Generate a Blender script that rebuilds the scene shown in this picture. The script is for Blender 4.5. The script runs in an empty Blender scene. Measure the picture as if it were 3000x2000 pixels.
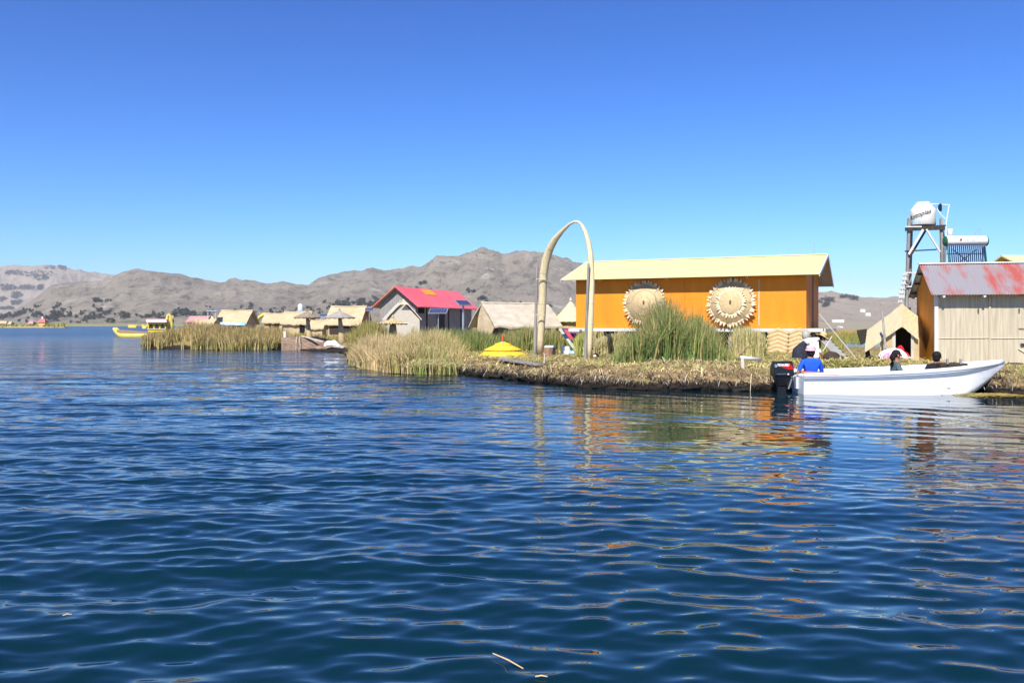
import bpy, bmesh, math, random
import numpy as np
from mathutils import Vector, Matrix
from mathutils.geometry import tessellate_polygon
random.seed(7); rng = np.random.default_rng(7)
R = math.radians
SC = bpy.context.scene
# ------------------------------------------------------------------ camera, sky, sun, exposure
F, HZ, CH = 2600.0, 950.0, 1.6            # focal length and horizon row in photograph pixels, eye height in m
cam = bpy.data.objects.new('camera', bpy.data.cameras.new('camera'))
SC.collection.objects.link(cam); SC.camera = cam
cam.location = (0, 0, CH); cam.rotation_euler = (R(90), 0, 0)
cam.data.sensor_width = 36; cam.data.lens = 36 * F / 3000
cam.data.shift_y = -(1000 - HZ) / 3000
cam.data.clip_start = 0.1; cam.data.clip_end = 20000
SUN_EL, SUN_AZ = R(47), R(-160)           # sun high behind the camera, a little to its left
sdir = Vector((math.sin(SUN_AZ) * math.cos(SUN_EL), math.cos(SUN_AZ) * math.cos(SUN_EL), math.sin(SUN_EL)))
world = bpy.data.worlds.new('World'); SC.world = world; world.use_nodes = True
wn = world.node_tree.nodes; wl = world.node_tree.links
sky = wn.new('ShaderNodeTexSky'); sky.sky_type = 'NISHITA'; sky.sun_disc = False
sky.sun_elevation = SUN_EL; sky.sun_rotation = SUN_AZ % (2 * math.pi)
sky.altitude = 3200; sky.air_density = 1.25; sky.dust_density = 0.25; sky.ozone_density = 3.0
bg = wn['Background']; bg.inputs['Strength'].default_value = 0.07
# the thin high-altitude air of the lake: one even grade over the whole sky
sep = wn.new('ShaderNodeSeparateColor'); com = wn.new('ShaderNodeCombineColor'); wl.new(sky.outputs['Color'], sep.inputs['Color'])
for ch, gam, k in (('Red', 2.1, .114), ('Green', 1.55, .42), ('Blue', 1.3, .965)):
    pw = wn.new('ShaderNodeMath'); pw.operation = 'POWER'; pw.inputs[1].default_value = gam; ml = wn.new('ShaderNodeMath'); ml.operation = 'MULTIPLY'; ml.inputs[1].default_value = k
    wl.new(sep.outputs[ch], pw.inputs[0]); wl.new(pw.outputs[0], ml.inputs[0]); wl.new(ml.outputs[0], com.inputs[ch])
wl.new(com.outputs['Color'], bg.inputs['Color'])
sun = bpy.data.objects.new('sun', bpy.data.lights.new('sun', 'SUN')); SC.collection.objects.link(sun)
sun.data.energy = 4.6; sun.data.angle = R(0.53); sun.data.color = (1, .955, .88)
sun.rotation_euler = sdir.to_track_quat('Z', 'Y').to_euler(); sun.location = (0, -20, 40)
SC.view_settings.view_transform = 'Standard'; SC.view_settings.look = 'None'
SC.view_settings.exposure = 0.7; SC.view_settings.gamma = 1
SC.render.engine = 'CYCLES'
SC.cycles.use_denoising = True; SC.cycles.max_bounces = 8; SC.cycles.sample_clamp_indirect = 6

# ------------------------------------------------------------------ helpers
def P(px, py, Y): return Vector(((px - 1500) * Y / F, Y, CH - (py - HZ) * Y / F))
def G(px, py, z=0.0):
    Y = (CH - z) * F / (py - HZ); return Vector(((px - 1500) * Y / F, Y, z))
def link(o): SC.collection.objects.link(o); return o
def tag(o, label=None, cat=None, group=None, kind=None):
    if label: o['label'] = label
    if cat: o['category'] = cat
    if group: o['group'] = group
    if kind: o['kind'] = kind
    return o
def thing(name, label, cat, loc=(0, 0, 0), rz=0, group=None):
    o = link(bpy.data.objects.new(name, None)); o.location = loc; o.rotation_euler = (0, 0, rz)
    o.empty_display_size = .2
    return tag(o, label, cat, group)
def copy_tree(o, parent=None):
    c = o.copy(); SC.collection.objects.link(c)
    if parent: c.parent = parent
    for ch in o.children: copy_tree(ch, c)
    return c
def frame(d, up=Vector((0, 0, 1))):
    d = d.normalized(); s = d.cross(up)
    if s.length < 1e-4: s = Vector((1, 0, 0))
    s.normalize(); return d, s, s.cross(d).normalized()
class MB:
    def __init__(s): s.v = []; s.f = []; s.mi = []; s.cur = 0
    def face(s, idx): s.f.append(tuple(idx)); s.mi.append(s.cur)
    def poly(s, pts):
        b = len(s.v); s.v += [Vector(p) for p in pts]; s.face(range(b, b + len(pts))); return s
    def hexa(s, p):                       # 8 points: bottom ring 0-3, top ring 4-7
        b = len(s.v); s.v += [Vector(q) for q in p]
        for q in ((3, 2, 1, 0), (4, 5, 6, 7), (0, 1, 5, 4), (1, 2, 6, 5), (2, 3, 7, 6), (3, 0, 4, 7)): s.face([b + i for i in q])
        return s
    def box(s, x0, x1, y0, y1, z0, z1):
        return s.hexa([(x0, y0, z0), (x1, y0, z0), (x1, y1, z0), (x0, y1, z0), (x0, y0, z1), (x1, y0, z1), (x1, y1, z1), (x0, y1, z1)])
    def beam(s, a, b, w, h=None, up=Vector((0, 0, 1))):
        a = Vector(a); b = Vector(b); h = h or w; d, sd, u = frame(b - a, up); x = sd * w / 2; y = u * h / 2
        return s.hexa([a - x - y, a + x - y, a + x + y, a - x + y, b - x - y, b + x - y, b + x + y, b - x + y])
    def slab(s, pts, t):                  # polygon extruded by vector t
        n = len(pts); b = len(s.v); t = Vector(t); s.v += [Vector(p) for p in pts] + [Vector(p) + t for p in pts]
        s.face([b + i for i in range(n)][::-1]); s.face([b + n + i for i in range(n)])
        for i in range(n): j = (i + 1) % n; s.face([b + i, b + j, b + n + j, b + n + i])
        return s
    def tube(s, pts, rad, seg=8, cap=True, flat=1.0, upv=None):
        pts = [Vector(p) for p in pts]; n = len(pts)
        if not hasattr(rad, '__len__'): rad = [rad] * n
        b = len(s.v); up = upv or Vector((0, 0, 1))
        for i, p in enumerate(pts):
            d = (pts[min(i + 1, n - 1)] - pts[max(i - 1, 0)]).normalized()
            if abs(d.dot(up)) > .98: up = Vector((0, 1, 0)) if upv is None else upv
            d, sd, u = frame(d, up)
            for k in range(seg):
                a = 2 * math.pi * k / seg; s.v.append(p + sd * math.cos(a) * rad[i] + u * math.sin(a) * rad[i] * flat)
        for i in range(n - 1):
            for k in range(seg):
                k2 = (k + 1) % seg; s.face([b + i * seg + k, b + i * seg + k2, b + (i + 1) * seg + k2, b + (i + 1) * seg + k])
        if cap:
            s.face([b + k for k in range(seg)][::-1]); s.face([b + (n - 1) * seg + k for k in range(seg)])
        return s
    def lathe(s, prof, seg=24, c=(0, 0, 0), jag=None):
        b = len(s.v); c = Vector(c); n = len(prof)
        for i, (r, z) in enumerate(prof):
            for k in range(seg):
                a = 2 * math.pi * k / seg; q = jag(i, k) if jag else (1, 0)
                s.v.append(c + Vector((math.cos(a) * r * q[0], math.sin(a) * r * q[0], z + q[1])))
        for i in range(n - 1):
            for k in range(seg):
                k2 = (k + 1) % seg; s.face([b + i * seg + k, b + i * seg + k2, b + (i + 1) * seg + k2, b + (i + 1) * seg + k])
        s.face([b + k for k in range(seg)][::-1]); s.face([b + (n - 1) * seg + k for k in range(seg)])
        return s
    def ball(s, c, r, seg=10, rings=7):
        r = Vector(r) if hasattr(r, '__len__') else Vector((r, r, r)); c = Vector(c); b = len(s.v)
        for i in range(1, rings):
            t = math.pi * i / rings
            for k in range(seg):
                a = 2 * math.pi * k / seg
                s.v.append(c + Vector((r.x * math.sin(t) * math.cos(a), r.y * math.sin(t) * math.sin(a), -r.z * math.cos(t))))
        s.v += [c - Vector((0, 0, r.z)), c + Vector((0, 0, r.z))]; lo = len(s.v) - 2; hi = lo + 1
        for i in range(rings - 2):
            for k in range(seg):
                k2 = (k + 1) % seg; s.face([b + i * seg + k, b + i * seg + k2, b + (i + 1) * seg + k2, b + (i + 1) * seg + k])
        for k in range(seg):
            k2 = (k + 1) % seg; s.face([lo, b + k2, b + k]); s.face([hi, b + (rings - 2) * seg + k, b + (rings - 2) * seg + k2])
        return s
    def grid(s, pts):                     # 2D list of points
        b = len(s.v); r = len(pts); c = len(pts[0])
        for row in pts: s.v += [Vector(p) for p in row]
        for i in range(r - 1):
            for j in range(c - 1): s.face([b + i * c + j, b + i * c + j + 1, b + (i + 1) * c + j + 1, b + (i + 1) * c + j])
        return s
    def xf(s, M, start=0):
        for i in range(start, len(s.v)): s.v[i] = M @ s.v[i]
        return s
    def build(s, name, m, parent=None, smooth=False, bevel=0):
        me = bpy.data.meshes.new(name); me.from_pydata([tuple(v) for v in s.v], [], s.f)
        for mm in (m if isinstance(m, (list, tuple)) else [m]): me.materials.append(mm)
        if any(s.mi): me.polygons.foreach_set('material_index', s.mi)
        if smooth: me.polygons.foreach_set('use_smooth', [True] * len(me.polygons))
        me.update(); o = link(bpy.data.objects.new(name, me))
        if parent: o.parent = parent
        if bevel:
            md = o.modifiers.new('bevel', 'BEVEL'); md.width = bevel; md.segments = 2; md.limit_method = 'ANGLE'
        return o
def np_mesh(name, V, faces, m, parent=None, cols=None, smooth=False):
    """faces: list of (k,n) int arrays"""
    me = bpy.data.meshes.new(name); V = np.asarray(V, np.float32); me.vertices.add(len(V)); me.vertices.foreach_set('co', V.ravel())
    tot = np.concatenate([np.full(len(f), f.shape[1], np.int32) for f in faces]); idx = np.concatenate([f.ravel() for f in faces]).astype(np.int32)
    me.loops.add(len(idx)); me.loops.foreach_set('vertex_index', idx)
    me.polygons.add(len(tot)); me.polygons.foreach_set('loop_start', np.concatenate([[0], np.cumsum(tot)[:-1]]).astype(np.int32))
    me.polygons.foreach_set('loop_total', tot)
    if smooth: me.polygons.foreach_set('use_smooth', np.ones(len(tot), bool))
    me.materials.append(m); me.update(calc_edges=True)
    if cols is not None:
        at = me.attributes.new('tint', 'FLOAT_COLOR', 'POINT')
        at.data.foreach_set('color', np.c_[cols, np.ones(len(cols))].astype(np.float32).ravel())
    o = link(bpy.data.objects.new(name, me))
    if parent: o.parent = parent
    return o
def hash2(ix, iy, seed):
    h = (ix * 374761393 + iy * 668265263 + seed * 974711) & 0x7fffffff
    h = ((h ^ (h >> 13)) * 1274126177) & 0x7fffffff
    return ((h ^ (h >> 16)) & 0xffff) / 65535.0
def vnoise(x, y, seed=0):
    x = np.asarray(x, float); y = np.asarray(y, float); ix = np.floor(x).astype(np.int64); iy = np.floor(y).astype(np.int64)
    fx = x - ix; fy = y - iy; fx = fx * fx * (3 - 2 * fx); fy = fy * fy * (3 - 2 * fy)
    a = hash2(ix, iy, seed); b = hash2(ix + 1, iy, seed); c = hash2(ix, iy + 1, seed); d = hash2(ix + 1, iy + 1, seed)
    return (a * (1 - fx) + b * fx) * (1 - fy) + (c * (1 - fx) + d * fx) * fy
def fbm(x, y, o=5, seed=0, ridged=False):
    s = 0; a = .5; x = np.asarray(x, float); y = np.asarray(y, float)
    for i in range(o):
        n = vnoise(x, y, seed + i) * 2 - 1
        s = s + a * ((1 - 2 * np.abs(n)) if ridged else n); x = x * 2.03 + 17.3; y = y * 2.03 - 9.1; a *= .5
    return s

# ------------------------------------------------------------------ materials
def newmat(name):
    m = bpy.data.materials.new(name); m.use_nodes = True
    return m, m.node_tree.nodes, m.node_tree.links, m.node_tree.nodes['Principled BSDF']
def mat(name, col, rough=.8, var=.15, scale=(4, 4, 4), detail=6, bump=.0, col2=None, ramp=(.3, .7), coord='Object', metal=0, bscale=None, spec=.3):
    """noise-varied surface: mixes col and col2 (or a darker col) by a stretched noise, optional fine relief"""
    m, n, l, b = newmat(name); b.inputs['Roughness'].default_value = rough; b.inputs['Metallic'].default_value = metal
    b.inputs['Specular IOR Level'].default_value = spec
    tc = n.new('ShaderNodeTexCoord'); mp = n.new('ShaderNodeMapping'); mp.inputs['Scale'].default_value = scale
    l.new(tc.outputs[coord], mp.inputs['Vector'])
    nz = n.new('ShaderNodeTexNoise'); nz.inputs['Scale'].default_value = 1; nz.inputs['Detail'].default_value = detail; nz.inputs['Roughness'].default_value = .62
    l.new(mp.outputs['Vector'], nz.inputs['Vector'])
    cr = n.new('ShaderNodeValToRGB'); cr.color_ramp.elements[0].position = ramp[0]; cr.color_ramp.elements[1].position = ramp[1]
    c2 = col2 or tuple(c * (1 - var) ** 2 for c in col)
    cr.color_ramp.elements[0].color = (*c2, 1); cr.color_ramp.elements[1].color = (*col, 1)
    l.new(nz.outputs['Fac'], cr.inputs['Fac']); l.new(cr.outputs['Color'], b.inputs['Base Color'])
    if bump:
        bp = n.new('ShaderNodeBump'); bp.inputs['Strength'].default_value = bump; bp.inputs['Distance'].default_value = .02
        src = nz
        if bscale:
            mp2 = n.new('ShaderNodeMapping'); mp2.inputs['Scale'].default_value = bscale; l.new(tc.outputs[coord], mp2.inputs['Vector'])
            src = n.new('ShaderNodeTexNoise'); src.inputs['Scale'].default_value = 1; src.inputs['Detail'].default_value = 4; l.new(mp2.outputs['Vector'], src.inputs['Vector'])
        l.new(src.outputs['Fac'], bp.inputs['Height']); l.new(bp.outputs['Normal'], b.inputs['Normal'])
    return m
def tintmat(name, rough=.75, trans=.25):
    m, n, l, b = newmat(name); b.inputs['Roughness'].default_value = rough; b.inputs['Specular IOR Level'].default_value = .25
    at = n.new('ShaderNodeAttribute'); at.attribute_name = 'tint'; l.new(at.outputs['Color'], b.inputs['Base Color'])
    if trans:
        t = n.new('ShaderNodeBsdfTranslucent'); l.new(at.outputs['Color'], t.inputs['Color'])
        mx = n.new('ShaderNodeMixShader'); mx.inputs['Fac'].default_value = trans
        l.new(b.outputs['BSDF'], mx.inputs[1]); l.new(t.outputs['BSDF'], mx.inputs[2]); l.new(mx.outputs['Shader'], n['Material Output'].inputs['Surface'])
    return m
M = {}
M['blade'] = tintmat('reed_blades'); M['straw_bits'] = tintmat('straw_bits', .8, .1)
M['orange'] = mat('orange_painted_board', (.85, .295, .014), .65, scale=(2.6, 2.6, .6), col2=(.70, .22, .011), ramp=(.25, .75), bump=.12, bscale=(40, 40, 12))
M['orange_old'] = mat('faded_orange_board', (.72, .27, .015), .7, scale=(2, 2, 1.2), col2=(.56, .2, .02), bump=.2, bscale=(30, 30, 12))
M['yellow_roof'] = mat('pale_yellow_sheet', (.78, .74, .31), .45, scale=(.9, .9, .9), col2=(.70, .66, .30), spec=.4)
M['pink_roof'] = mat('pink_sheet', (.84, .165, .19), .5, scale=(.4, .4, .4), col2=(.78, .125, .145))
M['pink_roof_far'] = mat('faded_pink_sheet', (.62, .30, .29), .6, scale=(.4, .4, .4))
M['orange_patch'] = mat('orange_sheet', (.9, .42, .02), .5)
M['rust_roof'] = mat('red_grey_worn_sheet', (.38, .09, .07), .65, scale=(2.2, .55, .55), col2=(.27, .25, .262), ramp=(.45, .60), detail=9, bump=.1)
M['sheet_under'] = mat('bare_grey_sheet', (.42, .40, .36), .6, scale=(1, 1, 1))
M['white_trim'] = mat('white_trim', (.8, .79, .76), .6, var=.08)
M['wood_grey'] = mat('weathered_grey_wood', (.36, .33, .30), .85, scale=(9, 9, 1.2), col2=(.19, .17, .15), bump=.4)
M['wood_pale'] = mat('pale_wood', (.62, .57, .47), .8, scale=(8, 8, 1.5), col2=(.46, .40, .31), bump=.3)
M['wood_white'] = mat('bleached_board', (.7, .68, .64), .8, scale=(6, 6, 2), col2=(.55, .52, .47), bump=.2)
M['wood_dark'] = mat('dark_old_wood', (.07, .06, .05), .85, scale=(8, 8, 2), col2=(.03, .025, .02), bump=.3)
M['thatch'] = mat('dry_reed_thatch', (.58, .45, .24), .9, scale=(3, 3, 9), col2=(.42, .31, .15), bump=.5, bscale=(60, 60, 14))
M['thatch_far'] = mat('sunbleached_thatch', (.56, .45, .28), .9, scale=(1.5, 1.5, 3), col2=(.42, .32, .18), bump=.4, bscale=(18, 18, 6))
M['parasol_dark'] = mat('old_brown_thatch', (.33, .27, .19), .9, scale=(4, 4, 8), col2=(.20, .16, .11), bump=.6)
M['parasol_grey'] = mat('old_grey_thatch', (.40, .37, .32), .9, scale=(4, 4, 8), col2=(.26, .23, .19), bump=.6)
M['thatch_grey'] = mat('grey_weathered_thatch', (.58, .51, .39), .9, scale=(2, 2, 5), col2=(.42, .36, .27), bump=.5, bscale=(30, 30, 8))
M['reed_mat'] = mat('pale_reed_mat', (.60, .53, .39), .85, scale=(16, 16, .8), col2=(.38, .32, .22), bump=.6, bscale=(70, 70, 3))
M['reed_bundle'] = mat('bound_reed_bundle', (.78, .66, .41), .75, scale=(30, 30, 1.5), col2=(.56, .45, .25), bump=.5, bscale=(90, 90, 3))
M['reed_disc'] = mat('woven_reed_disc', (.64, .48, .26), .8, scale=(9, 9, 9), col2=(.47, .34, .17), bump=.5, bscale=(50, 50, 50))
M['reed_pale'] = mat('pale_reed_spikes', (.80, .68, .45), .8, scale=(9, 9, 9), col2=(.68, .54, .33))
M['reed_brown'] = mat('brown_reed', (.17, .11, .06), .9, scale=(9, 9, 9))
M['herring'] = mat('braided_reed_mat', (.62, .45, .24), .9, scale=(12, 12, 4), col2=(.47, .32, .16), bump=.6)
M['yellow'] = mat('yellow_reed_paint', (.86, .62, .04), .8, scale=(26, 26, 26), col2=(.66, .43, .03), bump=.8)
M['yellow_boat'] = mat('yellow_boat_reed', (.70, .56, .13), .75, scale=(2, 2, 8), col2=(.55, .42, .10), bump=.3)
M['red_paint'] = mat('red_finial', (.52, .10, .04), .7, scale=(20, 20, 20))
M['rope'] = mat('rope', (.6, .52, .38), .9, scale=(40, 40, 40))
M['interior_shade'] = mat('black_interior', (.012, .010, .009), .9)  # near-black colour painted in for the darkness inside openings
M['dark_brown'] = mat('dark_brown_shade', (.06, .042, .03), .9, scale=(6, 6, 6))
M['white_boat'] = mat('white_gelcoat', (.82, .84, .85), .35, scale=(1.2, 1.2, 5), col2=(.56, .57, .56), ramp=(.26, .46), detail=9, spec=.45)
M['boat_scuff'] = mat('blue_grey_stripe', (.26, .30, .37), .6, scale=(5, 5, 30), col2=(.18, .21, .27), ramp=(.35, .75), spec=.4)
M['boat_inside'] = mat('boat_inside_white', (.68, .72, .74), .5, scale=(3, 3, 3))
M['boat_bottom'] = mat('dark_bottom', (.1, .1, .11), .6)
M['orange_tarp'] = mat('orange_tarp', (.85, .22, .08), .7, scale=(6, 6, 6))
M['motor_black'] = mat('black_motor_plastic', (.012, .011, .013), .35, scale=(5, 5, 5), spec=.5)
M['motor_red'] = mat('red_decal', (.55, .015, .015), .4, scale=(5, 5, 5))
M['white_print'] = mat('white_print', (.85, .85, .85), .5, var=.02)
M['grey_metal'] = mat('grey_metal', (.4, .41, .42), .4, metal=.6)
M['tank'] = mat('cream_tank_plastic', (.74, .71, .62), .45, scale=(2, 2, 2), var=.04, spec=.4)
M['tank_print'] = mat('dark_print', (.05, .05, .07), .6)
M['sticker'] = mat('pale_blue_sticker', (.5, .72, .74), .6)
M['green_plastic'] = mat('green_end_cap', (.02, .14, .07), .5)
M['tube_glass'] = mat('dark_glass_tube', (.02, .03, .06), .15, spec=.6)
M['faint_print'] = mat('faint_grey_print', (.4, .38, .42), .6)
M['panel_blue'] = mat('solar_cells', (.05, .07, .16), .25, spec=.6)
M['steel'] = mat('galvanised_pole', (.5, .52, .54), .45, metal=.5)
M['blue_tarp'] = mat('blue_white_tarp', (.18, .42, .66), .5, scale=(2.2, 2.2, 6), col2=(.6, .68, .74), ramp=(.42, .58))
M['white_cloth'] = mat('white_cloth', (.82, .82, .82), .85, scale=(6, 6, 6), var=.05, bump=.2)
M['white_tarp'] = mat('white_tarp', (.82, .83, .84), .6, scale=(3, 3, 3), var=.06)
M['pale_blue_sheet'] = mat('pale_blue_sheet', (.5, .68, .8), .5)
M['grey_gable'] = mat('bluish_white_plaited_gable', (.60, .54, .42), .85, scale=(3, 3, 8), col2=(.48, .44, .36), bump=.5)
M['blue_cloth'] = mat('blue_jacket', (.012, .10, .62), .8, scale=(10, 10, 10), col2=(.01, .075, .48), bump=.2)
M['grey_cloth'] = mat('grey_blue_jacket', (.10, .135, .15), .75, scale=(10, 10, 10), bump=.2)
M['black_cloth'] = mat('black_clothes', (.013, .012, .017), .8, scale=(10, 10, 10))
M['navy_cloth'] = mat('dark_navy_skirt', (.03, .032, .05), .85, scale=(10, 10, 10), bump=.3)
M['pink_cloth'] = mat('pink_cloth', (.80, .26, .48), .8, scale=(7, 7, 7), bump=.2)
M['palepink'] = mat('pale_pink_hat', (.78, .48, .50), .8, scale=(7, 7, 7))
M['pinkwhite'] = mat('white_pink_shawl', (.86, .80, .82), .85, scale=(5, 5, 5), col2=(.82, .5, .62), ramp=(.25, .5), bump=.2)
M['red_cloth'] = mat('red_blanket', (.75, .02, .03), .85, scale=(5, 5, 5), col2=(.55, .01, .02))
M['skin'] = mat('brown_skin', (.34, .16, .09), .55, scale=(12, 12, 12), var=.05)
M['hair'] = mat('black_hair', (.016, .012, .011), .7, scale=(60, 60, 6), spec=.2, bump=.5)
M['hat_straw'] = mat('straw_hat', (.70, .50, .24), .8, scale=(30, 30, 30))
M['cardboard'] = mat('brown_cardboard', (.42, .25, .15), .85, scale=(5, 5, 5))
M['pink_plastic'] = mat('pink_plastic', (.78, .28, .38), .5)
M['white_plastic'] = mat('white_plastic', (.82, .82, .83), .5, var=.03)
M['blue_plastic'] = mat('blue_plastic_bag', (.15, .42, .75), .4, scale=(9, 9, 9), col2=(.6, .75, .85), ramp=(.35, .6))
M['purple_cloth'] = mat('purple_cloth', (.16, .05, .14), .85, scale=(6, 6, 6))
M['red_board'] = mat('red_board', (.5, .08, .09), .7, scale=(6, 6, 6))
M['green_board'] = mat('pale_green_board', (.48, .58, .48), .8, scale=(9, 9, 2), col2=(.34, .4, .33), ramp=(.35, .6))
M['bark'] = mat('tree_bark', (.10, .08, .06), .9)
M['dock'] = mat('brown_rotting_reed_block', (.36, .25, .17), .95, scale=(3, 3, 9), col2=(.14, .09, .06), bump=.9, bscale=(16, 16, 34))

def text_part(s, size, m, parent, Mx, name='lettering', shear=0, bold=0, warp=None):
    cu = bpy.data.curves.new('tmp_text', 'FONT'); cu.body = s; cu.size = size; cu.align_x = 'CENTER'; cu.align_y = 'CENTER'; cu.shear = shear; cu.offset = bold
    o = link(bpy.data.objects.new('tmp_text', cu)); dg = bpy.context.evaluated_depsgraph_get(); dg.update()
    me = bpy.data.meshes.new_from_object(o.evaluated_get(dg)); bpy.data.objects.remove(o); bpy.data.curves.remove(cu)
    if warp:
        for v in me.vertices: v.co = warp(v.co)
    else: me.transform(Mx)
    me.materials.clear(); me.materials.append(m); me.name = name
    q = link(bpy.data.objects.new(name, me)); q.parent = parent
    return q
# ------------------------------------------------------------------ the lake
def water_mat():
    m, n, l, b = newmat('lake_water')
    b.inputs['Base Color'].default_value = (.0018, .0195, .0275, 1); b.inputs['IOR'].default_value = 1.333
    b.inputs['Specular IOR Level'].default_value = .5
    tc = n.new('ShaderNodeTexCoord'); sx = n.new('ShaderNodeSeparateXYZ'); l.new(tc.outputs['Object'], sx.inputs['Vector'])
    rg = n.new('ShaderNodeMapRange'); rg.inputs['From Min'].default_value = 24; rg.inputs['From Max'].default_value = 130; rg.inputs['To Min'].default_value = .012; rg.inputs['To Max'].default_value = .21; l.new(sx.outputs['Y'], rg.inputs['Value']); l.new(rg.outputs['Result'], b.inputs['Roughness'])
    mr = n.new('ShaderNodeMapRange'); mr.inputs['From Min'].default_value = 5; mr.inputs['From Max'].default_value = 26
    mr.inputs['To Min'].default_value = .13; mr.inputs['To Max'].default_value = 1.0; l.new(sx.outputs['Y'], mr.inputs['Value'])
    calm = n.new('ShaderNodeMapRange'); calm.inputs['From Min'].default_value = -3; calm.inputs['From Max'].default_value = 2.5
    calm.inputs['To Min'].default_value = 1; calm.inputs['To Max'].default_value = .08; l.new(sx.outputs['X'], calm.inputs['Value'])
    mu = n.new('ShaderNodeMath'); mu.operation = 'MULTIPLY'; l.new(mr.outputs['Result'], mu.inputs[0]); l.new(calm.outputs['Result'], mu.inputs[1])
    hs = []
    for sc, rot, a in (((1.1, 2.6, 1), 0, 1.0), ((2.4, 6.0, 1), .25, .42), ((.13, .5, 1), -.06, 4.2)):
        mp = n.new('ShaderNodeMapping'); mp.inputs['Scale'].default_value = sc; mp.inputs['Rotation'].default_value = (0, 0, rot)
        l.new(tc.outputs['Object'], mp.inputs['Vector']); nz = n.new('ShaderNodeTexNoise'); nz.inputs['Scale'].default_value = 1; nz.inputs['Detail'].default_value = 2
        l.new(mp.outputs['Vector'], nz.inputs['Vector']); mm = n.new('ShaderNodeMath'); mm.operation = 'MULTIPLY'; mm.inputs[1].default_value = a
        l.new(nz.outputs['Fac'], mm.inputs[0]); hs.append(mm)
    ad = n.new('ShaderNodeMath'); ad.operation = 'ADD'; l.new(hs[0].outputs[0], ad.inputs[0]); l.new(hs[1].outputs[0], ad.inputs[1])
    ad2 = n.new('ShaderNodeMath'); ad2.operation = 'ADD'; l.new(ad.outputs[0], ad2.inputs[0]); l.new(hs[2].outputs[0], ad2.inputs[1])
    h2 = n.new('ShaderNodeMath'); h2.operation = 'MULTIPLY'; l.new(ad2.outputs[0], h2.inputs[0]); l.new(mu.outputs[0], h2.inputs[1])
    bp = n.new('ShaderNodeBump'); bp.inputs['Strength'].default_value = 1; bp.inputs['Distance'].default_value = .085
    l.new(h2.outputs[0], bp.inputs['Height']); l.new(bp.outputs['Normal'], b.inputs['Normal'])
    return m
def build_lake():
    px = np.concatenate([np.arange(1650, 520, -2.4), np.arange(520, 60, -1.15), np.arange(60, 5, -1.2)])
    Yr = CH * F / px; nc = 840; tx = np.linspace(-.76, .76, nc)
    Y = np.repeat(Yr[:, None], nc, 1); X = (Y + 5.0) * tx[None, :]
    dY = np.gradient(Yr)[:, None]; dX = ((Yr + 5.0) * (tx[1] - tx[0]))[:, None]
    Z = np.zeros_like(X); DX = np.zeros_like(X); DY = np.zeros_like(X)
    gust = .75 + .9 * vnoise(X * .09 + 3, Y * .16 + 8, 5) ** 1.5
    lee = np.clip((X + 1.5) / 3.5, 0, 1) * np.clip((Y - 3.2) / 9, 0, 1) * np.clip((60 - Y) / 30, 0, 1)
    amp = gust * (1 - .85 * lee)
    r = np.random.default_rng(21)
    for i in range(120):
        lam = .10 * (1.5 / .10) ** (r.random() ** 1.15)
        main = r.choice([0.0, .42, -.3], p=[.55, .27, .18])
        th = main + r.normal() * (.46 if lam < .8 else .24)
        k = 2 * math.pi / lam; kx = k * math.sin(th); ky = k * math.cos(th)
        sl = .0138 * (1.2 if .14 < lam < .42 else .62); a = sl / k
        ph = kx * X + ky * Y + r.random() * 6.283
        cell = abs(kx) * dX + abs(ky) * dY
        fd = np.clip((2.4 - cell) / 1.4, 0, 1) * amp
        s = np.sin(ph); c = np.cos(ph); Z += a * fd * s; DX += a * fd * .8 * math.sin(th) * c; DY += a * fd * .8 * math.cos(th) * c
    for i in range(8):                                # faint long swell that lightens and darkens broad patches
        lam = r.uniform(1.8, 4.2); th = r.normal() * .35; k = 2 * math.pi / lam; Z += .007 / k * np.sin(k * (math.sin(th) * X + math.cos(th) * Y) + r.random() * 6.28) * (1 - .6 * lee) * np.clip(1.5 - Y / 60, 0, 1)
    # two long wakes fanning out from the moored boat's side
    for (x0, y0, ang, lam, a0, wd) in ((6.5, 18, -2.2, .85, .016, 1.6), (5.0, 14, -2.05, .7, .012, 1.2), (8, 16, -2.35, 1.0, .014, 1.8)):
        nx, ny = math.cos(ang), math.sin(ang); d = (X - x0) * nx + (Y - y0) * ny
        d = d + .5 * fbm(X * .5 + x0, Y * .5, 3, 12); Z += .45 * a0 * np.exp(-(d / wd) ** 2) * np.sin(d * 2 * math.pi / lam) * np.clip((24 - Y) / 6, 0, 1) * np.clip((X + 1) / 3, 0, 1)
    V = np.stack([X + DX, Y + DY, Z], -1).reshape(-1, 3)
    nr = len(Yr); ii = np.arange((nr - 1) * nc).reshape(nr - 1, nc)[:, :-1].ravel()
    q = np.stack([ii, ii + 1, ii + nc + 1, ii + nc], 1)
    b = len(V); S = 6000
    V = np.concatenate([V, [(-S, -500, -.14), (S, -500, -.14), (S, S, -.14), (-S, S, -.14)]])
    o = np_mesh('lake', V, [q, np.array([[b, b + 1, b + 2, b + 3]])], water_mat(), smooth=True)
    tag(o, 'rippled deep blue lake water', 'lake', kind='structure')
build_lake()

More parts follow.
